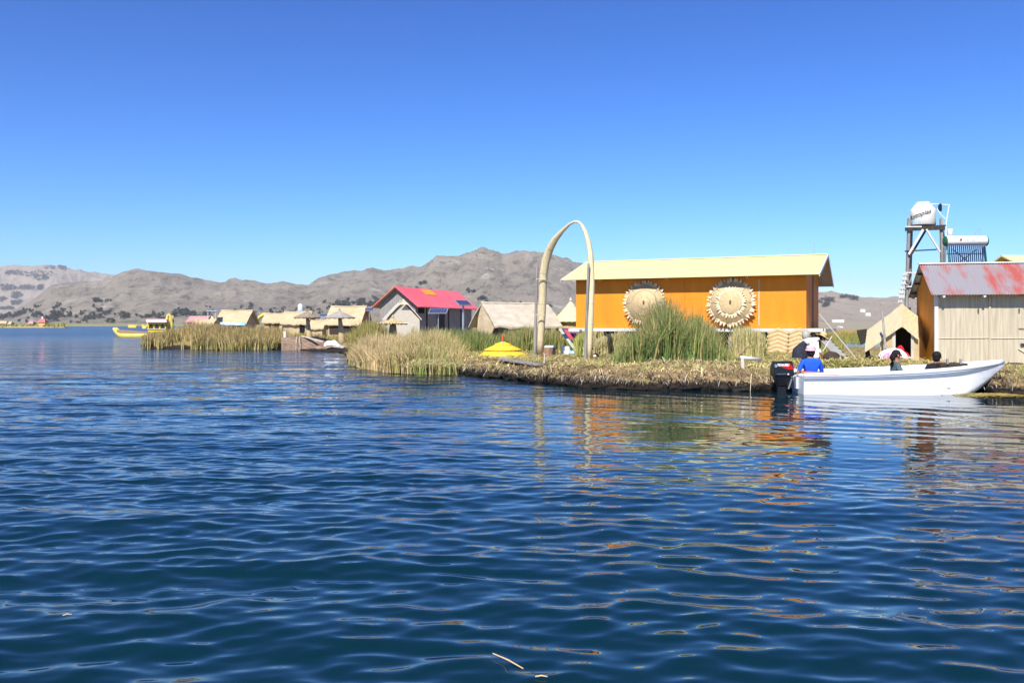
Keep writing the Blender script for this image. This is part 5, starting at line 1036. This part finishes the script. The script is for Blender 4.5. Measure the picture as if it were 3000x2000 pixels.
for k, (px, lab) in enumerate(((382, 'leftmost'), (388, 'middle'), (396, 'rightmost'))):
    t, o = reed_boat('tiny far yellow reed boat, %s of three near the far shore' % lab, (px - 5, 958), (px + 5, 958), 430, 1.3, .4, prowB=1.0)
    MB().slab([(-.5, -.4, .3), (.5, -.4, .3), (.5, -.4, 1.1), (0, -.4, 1.35), (-.5, -.4, 1.1)], (0, .8, 0)).build('cabin', M['yellow_boat'], t)
t, o = reed_boat('far yellow reed boat just left of the double deck boat', (418, 961), (431, 961), 330, 1.4, .4); MB().slab([(-.5, -.4, .3), (.5, -.4, .3), (.5, -.4, 1.3), (-.5, -.4, 1.3)], (0, .8, 0)).build('cabin', M['yellow_boat'], t)
YI = 430; m = MB(); pts = [P(a, 958, YI + d) for a, d in ((-160, 0), (60, -2), (130, -3), (190, 0), (197, 6), (150, 25), (-160, 30))]
m.slab([Vector((p.x, p.y, -.3)) for p in pts], (0, 0, .75)); tag(m.build('far_island', M['thatch_far']), 'low far reed island at the left edge', 'island', kind='structure')
def fi(px, w, h, zt, label, roof, wall='thatch_far', dep=3):
    c = P(px, 950, YI + 8); t = thing('far_hut', label, 'hut', (c.x, c.y, 0), 0)
    MB().box(-w / 2, w / 2, 0, dep, .4, zt - h).build('wall', M[wall], t); e = w * .66
    MB().slab([(-e, -.5, zt - h), (e, -.5, zt - h), (e * .45, dep * .4, zt), (-e * .75, dep * .4, zt)], (0, 0, .12)).build('roof', M[roof], t); MB().slab([(-e, dep + .4, zt - h), (e, dep + .4, zt - h), (e * .45, dep * .4 + .02, zt), (-e * .75, dep * .4 + .02, zt)], (0, 0, .1)).build('roof', M[roof], t)
    return t
t = fi(122, 3.0, 1.5, 4.1, 'far hut with a bright pink roof and a white tank on the far left island', 'pink_roof', 'yellow_boat'); MB().lathe([(.4, 4.2), (.42, 5.2), (.2, 5.5)], 10, (-.2, 1.2, 0)).build('roof_tank', M['white_plastic'], t)
fi(90, 2.2, 1.2, 3.0, 'far thatched hut left of the bright pink roof on the far island', 'pink_roof_far'); fi(4, 2.4, 1.2, 3.2, 'far cream hut at the left picture edge', 'thatch_far'); fi(14, 1.6, 1.2, 3.1, 'second far cream hut from the left picture edge', 'thatch_far'); fi(28, 1.6, 1.2, 2.9, 'third far cream hut from the left picture edge', 'thatch_far')
# ------------------------------------------------------------------ trees on the hills
def tree_mesh(seed, tall):
    r = np.random.default_rng(seed); n = 330; nb = 7
    cen = np.c_[r.normal(0, .28, nb), r.normal(0, .28, nb), np.linspace(.3, .82, nb) * tall]; rad = r.uniform(.2, .36, nb) * (1.15 - .4 * np.linspace(0, 1, nb))
    k = r.integers(0, nb, n); d = r.normal(size=(n, 3)); d /= np.linalg.norm(d, axis=1)[:, None]
    c = cen[k] + d * (rad[k] * r.uniform(.55, 1.05, n))[:, None]; s = r.uniform(.05, .11, n)
    a = r.normal(size=(n, 3)); a /= np.linalg.norm(a, axis=1)[:, None]; b = np.cross(a, d); b /= np.linalg.norm(b, axis=1)[:, None] + 1e-9
    V = np.stack([c + a * s[:, None], c + b * s[:, None], c - a * s[:, None], c - b * s[:, None]], 1).reshape(-1, 3); q = np.arange(n * 4).reshape(n, 4)
    col = lerp((.022, .030, .020), (.05, .06, .032), r.random(n)); return V, q, np.repeat(col, 4, 0)
M['leaf'] = tintmat('dark_hillside_foliage', .8, .1)
protos = []
for k in range(6):
    V, q, c = tree_mesh(100 + k, (1.0, 1.3, .8, 1.15, .9, 1.6)[k]); o = np_mesh('crown', V, [q], M['leaf'], cols=c); tr = MB().tube([(0, 0, -.1), (.02, 0, .25), (-.02, .02, .6)], [.07, .05, .02], 6).build('trunk', M['bark']); protos.append((o.data, tr.data)); bpy.data.objects.remove(o); bpy.data.objects.remove(tr)
Z1 = [(1070, 525, 30), (1040, 530, 24), (1105, 530, 26), (1190, 535, 20), (1235, 525, 18), (1040, 600, 18), (1105, 630, 34), (1085, 640, 22), (1140, 575, 9), (1190, 665, 34), (1215, 660, 20), (1250, 640, 18), (1270, 680, 18), (910, 665, 26), (890, 680, 18), (935, 645, 14), (855, 705, 25), (780, 615, 15), (720, 630, 26), (655, 570, 24), (630, 590, 24), (600, 610, 22),
      (425, 590, 22), (400, 605, 20), (350, 640, 26), (275, 655, 34), (235, 665, 34), (190, 685, 30), (150, 700, 28), (100, 700, 32), (60, 705, 28), (25, 720, 32), (-10, 725, 30), (410, 690, 40), (440, 675, 26), (375, 700, 24), (590, 665, 36), (620, 695, 40), (660, 690, 36), (690, 680, 30), (520, 710, 32), (555, 740, 34), (600, 730, 30), (780, 690, 30), (750, 700, 24), (320, 725, 16), (210, 750, 20), (290, 770, 18), (650, 750, 15), (790, 770, 16), (860, 770, 22),
      (1020, 690, 32), (990, 720, 28), (975, 755, 32), (1035, 720, 26), (1110, 700, 30), (1120, 715, 24), (1235, 755, 34), (1260, 750, 24), (1205, 760, 20), (1360, 690, 36), (1395, 700, 36), (1415, 675, 28), (1370, 720, 22), (1345, 655, 18), (1325, 690, 16), (1520, 690, 18), (1565, 710, 18), (1610, 705, 24), (1640, 700, 26), (1670, 695, 30), (1705, 695, 30), (1740, 700, 30), (1790, 700, 34), (1840, 712, 26), (1900, 700, 28), (1940, 675, 40), (1985, 665, 40), (2030, 662, 42), (2070, 655, 42), (2115, 660, 42), (2150, 675, 32), (2340, 600, 14), (2290, 600, 9), (2190, 560, 7), (500, 780, 26), (930, 745, 18), (450, 770, 18), (2220, 700, 30), (2270, 690, 24)]
Z2 = [(770, 335, 26), (770, 385, 32), (745, 430, 34), (700, 440, 30), (660, 450, 24), (620, 395, 22), (535, 420, 17), (830, 475, 20), (200, 435, 32), (160, 480, 36), (115, 480, 30), (115, 380, 11), (1040, 435, 34), (1065, 470, 30), (1000, 480, 30), (960, 500, 26), (1105, 400, 22), (1235, 425, 30), (1180, 465, 30), (1140, 475, 24), (1390, 440, 36), (1340, 455, 34), (1300, 470, 26), (1440, 440, 30), (1565, 390, 26), (1610, 410, 30), (1640, 440, 24), (1740, 420, 26), (1745, 465, 32), (1865, 410, 22), (1800, 315, 22), (1830, 300, 18), (2100, 300, 20), (2165, 275, 24), (1950, 350, 34), (2000, 345, 38), (2050, 345, 38), (2100, 350, 38), (2150, 365, 30), (2320, 335, 40), (2240, 320, 24), (900, 425, 20), (1900, 380, 26)]
Z3 = [(470, 845, 30), (500, 880, 26), (290, 880, 34), (310, 860, 26), (250, 900, 30), (180, 910, 26), (105, 865, 24), (40, 885, 30), (520, 870, 20), (400, 930, 40), (340, 935, 40), (450, 920, 40), (490, 940, 36), (1185, 615, 44), (1085, 705, 22), (1295, 730, 24), (1820, 745, 32), (1880, 745, 32), (2000, 850, 34), (2045, 840, 34), (2085, 910, 36), (1935, 237, 11), (250, 940, 36), (120, 930, 32), (60, 925, 30), (1660, 900, 20)]
Z5 = [(565, 75, 34), (625, 155, 34), (1200, 180, 30), (1415, 195, 18), (1715, 210, 24), (460, 85, 9)]
allT = [(x * .2636, 740 + y * .2636, s * .2636) for x, y, s in Z1] + [(580 + x * .2041, 820 + y * .2041, s * .2041) for x, y, s in Z2] + [(1000 + x * .2041, 700 + y * .2041, s * .2041) for x, y, s in Z3] + [(1320 + x * .17, 860 + y * .17, s * .17) for x, y, s in Z5]
for k, (px, py, sz) in enumerate(allT):
    b = hill_point('main_hill', px, min(py + sz * .8, 949)); s = sz * 1.62 * b.y / F
    cm, tm = protos[k % 6]
    t = thing('hillside_tree', 'small dark bushy tree growing on the grey hillside', 'tree', b, random.random() * 6.28, 'trees on the grey hillside'); t.scale = (s * 1.15, s * 1.15, s * random.uniform(.95, 1.2)); t.location.z -= s * .05
    o = link(bpy.data.objects.new('crown', cm)); o.parent = t; o = link(bpy.data.objects.new('trunk', tm)); o.parent = t
def grove(name, hillname, boxes, n, label, sc):
    Vs = []; Qs = []; Cs = []; off = 0
    for k in range(n):
        bx_ = boxes[k % len(boxes)]; b = hill_point(hillname, random.uniform(bx_[0], bx_[1]), random.uniform(bx_[2], bx_[3])); V, q, c = tree_mesh(500 + k % 12, 1.0); sel = slice(0, 110); V = V.reshape(-1, 4, 3)[sel].reshape(-1, 3); q = q[sel]; c = c[:len(V)]
        s = sc * random.uniform(.7, 1.2); Vs.append(V * s * 1.4 + np.array(b)); Qs.append(q + off); Cs.append(c); off += len(V)
    tag(np_mesh(name, np.concatenate(Vs), [np.concatenate(Qs)], M['leaf'], cols=np.concatenate(Cs)), label, 'wood', kind='stuff')
grove('plantation_strip', 'far_hill', [(0, 34, 836, 852), (36, 110, 838, 850), (112, 124, 838, 850), (34, 66, 858, 876), (-20, 16, 872, 884), (34, 62, 884, 894), (10, 60, 795, 806), (60, 150, 797, 812), (95, 140, 806, 822), (0, 36, 902, 908), (130, 195, 780, 790)], 420, 'dark plantation strips on the pale far hill', 8)
grove('hill_wood', 'east_hill', [(2400, 2432, 878, 892), (2420, 2445, 872, 888), (2412, 2430, 890, 902), (2460, 2500, 868, 874), (2490, 2515, 872, 882)], 90, 'dark woods on the pale hill right of the orange house', 4.5)
for px, py, w, lab in ((2457, 945, 34, 'long low white building at the foot of the pale right hill'), (2465, 963, 8, 'tiny white house on the plain beyond the marsh'), (2528, 914, 14, 'small pale building higher on the pale right hill'), (2545, 925, 14, 'second small pale building on the pale right hill')):
    b = hill_point('east_hill', px, py) if py < 950 else P(px, py + 3, 260); s = b.y / F; o = MB().box(-w * s / 2, w * s / 2, 0, 5, -1, 6 * s).build('wall', M['white_trim']); t = thing('far_building', lab, 'building', b, 0); o.parent = t
    MB().slab([(-w * s * .52, -.3, 6 * s), (w * s * .52, -.3, 6 * s), (w * s * .52, 2.5, 8 * s), (-w * s * .52, 2.5, 8 * s)], (0, 0, .3)).build('roof', M['white_trim'], t)
# ------------------------------------------------------------------ reeds
def reeds(name, label, XY, h, w, cA, cB, lean=.18, leandir=None, tip=None, z0=TOPZ - .05, green=None, cat='reeds', bend=.5, brk=0.0):
    n = len(XY); r = np.random.default_rng(abs(hash(name)) % 1000 if False else len(label) * 13 + n % 977)
    cn = vnoise(XY[:, 0] * 1.7 + 5, XY[:, 1] * 1.7, 77); az = cn * 14 + r.normal(0, .7, n) if leandir is None else leandir + r.normal(0, .8, n); ln = np.abs(r.normal(0, lean, n)) * (.6 + 1.2 * vnoise(XY[:, 0] * 2.3, XY[:, 1] * 2.3, 31)); d = np.stack([np.cos(az), np.sin(az), np.zeros(n)], 1)
    b = np.c_[XY, np.broadcast_to(z0, n)]; h = np.broadcast_to(h, n) * (.72 + .4 * vnoise(XY[:, 0] * 2.6, XY[:, 1] * 2.6, 53)); w = w * 1.35; up = np.array([0, 0, 1.0])
    p0 = b; p1 = b + up * (h * .5)[:, None] + d * (h * ln * (.5 - .5 * bend * .5))[:, None]; p2 = b + up * (h * (1 - ln * .35))[:, None] + d * (h * ln * (1 + bend))[:, None]
    bk = r.random(n) < brk; p2[bk] = p1[bk] + d[bk] * (h[bk] * .4)[:, None] - up * (h[bk] * .12)[:, None]
    wa = r.random(n) * 3.14; s = np.stack([np.cos(wa), np.sin(wa), np.zeros(n)], 1) * (w * (.6 + .8 * r.random(n)))[:, None] * .5
    V = np.stack([p0 - s, p0 + s, p1 - s * .85, p1 + s * .85, p2 - s * .25, p2 + s * .25], 1).reshape(-1, 3); k = np.arange(n)[:, None] * 6; q = np.concatenate([k + [0, 1, 3, 2], k + [2, 3, 5, 4]])
    c0 = lerp(cA, cB, np.clip(r.random(n) * .6 + vnoise(XY[:, 0] * 1.3, XY[:, 1] * 1.3, 41) * .8 - .2, 0, 1)) * (.8 + .4 * r.random(n))[:, None]
    if green is not None: g = r.random(n) < np.broadcast_to(green[0], n); c0[g] = lerp(green[1], green[2], r.random(g.sum()))
    ct = c0.copy()
    if tip is not None: f = np.clip(r.normal(.5, .3, n), 0, 1)[:, None]; ct = c0 * (1 - f) + np.array(tip)[None] * f
    C = np.stack([c0, c0, c0 * .7 + ct * .3, c0 * .7 + ct * .3, ct, ct], 1).reshape(-1, 3)
    return tag(np_mesh(name, V, [q], M['blade'], cols=C), label, cat, kind='stuff')
def scat(n, px0, px1, Y0, Y1, clump=.0, seed=1, sc=1.2):
    r = np.random.default_rng(seed); out = []
    while sum(len(o) for o in out) < n:
        Y = np.sqrt(r.uniform(Y0 ** 2, Y1 ** 2, n)); px = r.uniform(px0, px1, n); X = (px - 1500) * Y / F
        k = vnoise(X * sc, Y * sc, seed) > clump * r.random(n) * 1.3; out.append(np.c_[X, Y][k])
    return np.concatenate(out)[:n]
SHX = np.array([q[0] for q in SHORE[3:14] + SHORE[15:]], float); SHY = np.array([CH * F / (q[1] - HZ) for q in SHORE[3:14] + SHORE[15:]])
def ashore(XY, d=.15): return XY[XY[:, 1] > np.interp(pxof(XY), SHX, SHY) + d]
def pxof(XY): return XY[:, 0] * F / XY[:, 1] + 1500
GOLD, TAN, OLIVE, DGREEN, MGREEN = (.56, .43, .15), (.74, .60, .30), (.31, .30, .065), (.09, .165, .045), (.25, .35, .08)
def topz(XY, xs, ys, jit=.12, seed=3):               # blade height so that tops follow a traced outline, ragged
    r = np.random.default_rng(seed); y = np.interp(pxof(XY), xs, ys); z = CH - (y - HZ) * XY[:, 1] / F; return np.maximum(.25, (z - TOPZ) * (1 - np.abs(r.normal(0, jit, len(XY)))) * (.9 + .2 * vnoise(XY[:, 0] * 1.5, XY[:, 1] * 1.5, 8)))
# left bank
Xa = ashore(scat(19000, 418, 835, 55, 66, .45, 11, .9), -.25); px = pxof(Xa)
front = Xa[:, 1] < 57.5 + 1.2 * np.clip((px - 420) / 40, 0, 1)
bare = (px > 440) & (px < 560) & (Xa[:, 1] < 60.5) & (vnoise(px * .03, Xa[:, 1], 4) > .15); Xa = Xa[~bare]; px = pxof(Xa)
ha = topz(Xa, [410, 430, 470, 520, 560, 600, 650, 720, 800, 840], [985, 972, 968, 958, 948, 942, 950, 952, 955, 962], .18); ha += .4; ha *= np.clip(.62 + (Xa[:, 1] - 55.5) / 9, .62, 1.05)
reeds('reed_bank', 'tall gold and olive reeds along the left bank', Xa, ha, .035, TAN, GOLD, .16, tip=(.42, .27, .13), z0=.0, green=(.42, OLIVE, (.16, .19, .05)), brk=.1)
Xb = scat(900, 540, 625, 60, 66, .3, 12); reeds('plume_reeds', 'reddish plumed reeds standing above the left bank', Xb, topz(Xb, [540, 560, 580, 620], [934, 926, 930, 940], .12), .035, GOLD, TAN, .10, tip=(.34, .17, .08), z0=.2)
Xc = scat(2600, 835, 1025, 57.5, 64, .4, 13); reeds('reed_belt', 'olive reeds behind the reed dock and parasols', Xc, topz(Xc, [835, 900, 960, 1025], [958, 962, 968, 960], .2), .035, GOLD, TAN, .16, tip=(.42, .27, .13), z0=.2, green=(.55, OLIVE, MGREEN))
Xd = scat(3000, 1022, 1135, 37.5, 48, .35, 14); reeds('tall_reed_clump', 'tall green gold reeds right of the parasols', Xd, topz(Xd, [1020, 1040, 1075, 1110, 1135], [975, 945, 918, 930, 952], .16), .028, GOLD, OLIVE, .16, tip=(.36, .24, .10), z0=.25, green=(.5, MGREEN, OLIVE), brk=.05)
Xe = scat(19000, 1020, 1345, 27.9, 37, .35, 15, 1.4); px = pxof(Xe)
fr = np.interp(px, [1024, 1046, 1080, 1130, 1200, 1290, 1345], [35.6, 32.9, 30.9, 29.4, 28.5, 28.1, 28.1]); Xe = Xe[Xe[:, 1] > fr]; px = pxof(Xe); fr = fr[:0]
frv = np.interp(px, [1024, 1046, 1080, 1130, 1200, 1290, 1345], [35.6, 32.9, 30.9, 29.4, 28.5, 28.1, 28.1])
he = .22 + topz(Xe, [1024, 1060, 1100, 1150, 1200, 1260, 1310, 1345], [1000, 960, 948, 958, 948, 944, 946, 975], .18) * np.clip(.62 + (Xe[:, 1] - frv) / 9, .62, 1)
gl = np.clip((px - 1090) / 260, .12, .68)
reeds('gold_reed_mass', 'broad mass of gold and green reeds at the water left of the yellow canopy', Xe, he, .021, (.74, .58, .31), (.52, .38, .15), .22, tip=(.70, .52, .28), z0=.0, green=(gl, OLIVE, MGREEN), brk=.2)
Xf = scat(5200, 1290, 1575, 36, 43, .3, 16); reeds('green_reed_belt', 'dark green reeds behind the yellow canopy', Xf, topz(Xf, [1290, 1340, 1400, 1460, 1500, 1575], [962, 952, 962, 968, 958, 955], .14), .022, DGREEN, MGREEN, .14, tip=(.25, .22, .10), green=(.22, GOLD, OLIVE))
Xg = scat(3000, 1480, 1700, 36, 40, .3, 17); reeds('olive_reed_belt', 'olive reeds seen through the reed arch', Xg, topz(Xg, [1480, 1550, 1600, 1650, 1700], [962, 952, 955, 960, 985], .14), .022, GOLD, OLIVE, .12, tip=(.42, .34, .16), green=(.45, DGREEN, MGREEN))
Xh = scat(8500, 1795, 2140, 25.4, 28.8, .25, 18, 2.0); px = pxof(Xh)
hh_ = topz(Xh, [1795, 1820, 1850, 1890, 1925, 1950, 1975, 2000, 2040, 2080, 2110, 2135], [1035, 1005, 970, 930, 888, 858, 880, 915, 905, 935, 985, 1030], .2)
reeds('tall_reed_clump', 'big dark green reed clump in front of the orange house', Xh, hh_,   .019, DGREEN, MGREEN, .15, leandir=None, tip=(.36, .32, .13), green=(.26, GOLD, (.55, .47, .22)), brk=.12)
Xi = scat(160, 1860, 2110, 26, 28.4, 0, 19); reeds('seed_stalks', 'thin brown seed stalks rising above the green clump', Xi, topz(Xi, [1860, 1950, 2050, 2110], [905, 862, 868, 915], .10), .012, (.30, .2, .07), OLIVE, .06, tip=(.2, .1, .04))
def bundle(name, label, px0, px1, Ya, ytop, n, lean, seed, cA=(.66, .56, .32), cB=(.48, .42, .17)):
    X_ = scat(n, px0, px1, Ya, Ya + 1.0, 0, seed); return reeds(name, label, X_, topz(X_, [px0, (px0 + px1) / 2, px1], ytop, .16), .02, cA, cB, .22, lean, green=(.25, OLIVE, (.30, .32, .09)), bend=.2, brk=.08)
Xk = scat(9000, 560, 1790, 80, 88, .3, 33, .5); reeds('back_reed_belt', 'long belt of reeds closing the back of the island behind the huts', Xk, topz(Xk, [560, 800, 1100, 1400, 1790], [948, 946, 947, 944, 946], .12), .06, GOLD, TAN, .12, tip=(.42, .27, .13), z0=.2, green=(.4, OLIVE, MGREEN))
bundle('leaning_straw', 'pale dry reeds leaning under the orange house, right of the arch', 1740, 1830, 31.5, [985, 965, 960], 1700, 0.2, 21)
bundle('leaning_straw', 'pale straw sheaf drying below the spiked disc', 2150, 2240, 29.5, [950, 925, 965], 1500, 1.6, 22)
bundle('green_straw', 'upright yellow green cut reeds beside the right arch leg', 1688, 1722, 30.5, [985, 960, 965], 500, 1.57, 23, (.50, .50, .16), (.38, .42, .10))
bundle('leaning_straw', 'tan cut reeds at the left foot of the green clump', 1800, 1850, 29.0, [985, 975, 985], 700, .4, 24)
Xj = scat(260, 2985, 3060, 20.6, 21.6, 0, 25); reeds('bank_grass', 'green reeds at the right picture edge', Xj, rng.random(260) * .4 + .25, .018, OLIVE, MGREEN, .2, z0=.05)
heap('straw_heap', (P(2540, 1060, 25.5).x, 24.6, TOPZ), 2.3, .9, .22, 4200, (.48, .40, .13), (.70, .60, .26), 'loose yellow straw heap behind the white boat')
heap('straw_heap', (P(2440, 1060, 24.6).x, 24.3, TOPZ), .9, .6, .16, 1200, (.22, .25, .06), (.52, .48, .16), 'greenish straw heap behind the person in blue')
heap('dry_straw_heap', (P(2010, 1060, 25.2).x, 24.9, TOPZ - .05), 2.2, .45, .2, 2800, (.50, .38, .2), (.74, .62, .38), 'pale brown straw heaped along the foot of the green clump')
heap('dry_straw_heap', (P(1430, 1050, 29.5).x, 29.4, TOPZ - .12), 1.9, .8, .12, 2800, (.42, .30, .15), (.66, .50, .28), 'tan straw heap under the yellow canopy')
heap('bank_brush', (P(2900, 1110, 21.6).x + .4, 21.7, .12), .9, .5, .45, 1600, (.24, .15, .08), (.66, .52, .30), 'tangled brown brush on the bank beyond the boat bow')
c = G(2940, 1160); n = 1500; pos = np.c_[c.x + rng.normal(0, .45, n) + .1, c.y + rng.uniform(-.35, .35, n), rng.uniform(.0, .035, n)]
straws('floating_mat', pos, rng.random(n) * .3 + .12, np.full(n, .02), rng.normal(0, .35, n), rng.normal(0, .03, n), lerp((.45, .33, .08), (.62, .50, .18), rng.random(n)), 'golden reeds floating at the water edge below the bow')
# marsh beyond the island on the right
Xm = scat(9000, 2330, 2760, 78, 150, .25, 26, .3); reeds('marsh_reeds', 'gold and green marsh beyond the lagoon', Xm, .45 + .35 * vnoise(Xm[:, 0] * .2, Xm[:, 1] * .2, 3), .11, (.46, .30, .08), (.52, .36, .12), .1, z0=-.05, green=(np.clip((115 - Xm[:, 1]) / 25, 0, .9), OLIVE, (.26, .27, .07)))
Xn = scat(500, 2405, 2470, 34, 40, .2, 27); reeds('reed_tuft', 'green gold reeds behind the plank ramp', Xn, topz(Xn, [2405, 2435, 2470], [968, 972, 1000], .2), .02, GOLD, OLIVE, .15, green=(.4, OLIVE, MGREEN))
m_ = MB(); m_.grid([[((px - 1500) / F * Y, Y, z) for px in range(2300, 2901, 100)] for Y, z in ((77, -.2), (78, .02), (150.5, .06))]); tag(m_.build('marsh_ground', M['shore']), 'flat marsh ground beyond the lagoon', 'marsh', kind='structure')
# far island greenery
Xo = scat(900, -40, 196, 428, 450, .4, 28, .3); reeds('far_reeds', 'olive reeds on the far left island', Xo, .8 + 1.6 * vnoise(Xo[:, 0] * .15, Xo[:, 1] * .1, 6), .4, GOLD, OLIVE, .2, z0=.3, green=(.4, OLIVE, MGREEN))
# straw floating on the lake in the foreground
for (a, b_, lab) in (((1444, 1928), (1533, 1973), 'single pale straw floating on the dark water in front'), ((1568, 1997), (1604, 1997), 'short pale straw floating at the lower picture edge'), ((184, 1815), (210, 1812), 'small straw floating at the lower left')):
    p, q = G(*a), G(*b_); tag(MB().tube([p + Vector((0, 0, .025)), (p + q) / 2 + Vector((0, 0, .03)), q + Vector((0, 0, .025))], [.003, .004, .0025], 6).build('floating_straw', M['hat_straw']), lab, 'straw', 'straws floating on the lake')

# ------------------------------------------------------------------ the air between here and the hills
hz = MB().box(-6200, 6200, -600, 7200, -1.6, 362).build('haze', mat('haze_air', (.8, .8, .8)))
hm, hn, hl, hb = newmat('pale_air'); hn.remove(hb); pv = hn.new('ShaderNodeVolumePrincipled'); pv.inputs['Color'].default_value = (.86, .87, .88, 1); pv.inputs['Density'].default_value = .000115
hl.new(pv.outputs['Volume'], hn['Material Output'].inputs['Volume']); hz.data.materials.clear(); hz.data.materials.append(hm); tag(hz, 'thin pale haze in the air over the lake', 'haze', kind='stuff')

# ------------------------------------------------------------------ third level: pieces that belong to a part
SUB = {'outboard_motor': {'cowl': ('lettering', 'red_flash', 'emblem', 'latch', 'trim_line'), 'clamp_bracket': ('bracket_arm',)}, 'water_tank': {'shell': ('lettering', 'sticker')},
       'solar_water_heater': {'tank_drum': ('end_cap', 'lettering', 'emblem', 'header_can', 'spout', 'vent_pipe')}, 'motor_boat': {'bench_back': ('bench_post',), 'hull_side': ('stripe',), 'transom': ('motor_pad',)},
       'person': {'hat': ('hat_brim',)}, 'reed_sun_disc': {'disc': ('stitched_ring', 'rib', 'centre_knot')}, 'orange_house': {'front_roof': ('ridge_cap', 'verge_board', 'roof_bolt', 'antenna', 'rafter_end'), 'end_wall': ('end_post', 'gable_board'), 'floor': ('stilt', 'floor_beam')},
       'reed_shed': {'front_roof': ('ridge_cap', 'rafter_end', 'purlin')}, 'pink_roofed_house': {'roof_slope': ('roof_patch', 'eave_lining')}, 'reed_arch': {'reed_bundle': ('binding',)}}
for o in list(SC.objects):
    if o.parent: continue
    rule = SUB.get(o.name.split('.')[0])
    if not rule: continue
    kids = {}
    for ch in o.children: kids.setdefault(ch.name.split('.')[0], []).append(ch)
    for par, subs in rule.items():
        if par not in kids: continue
        for sname in subs:
            for i, ch in enumerate(kids.get(sname, [])):
                ps = kids[par]; ch.parent = ps[i] if sname in ('stripe', 'gable_board') and i < len(ps) else ps[-1 if sname == 'eave_lining' else 0]
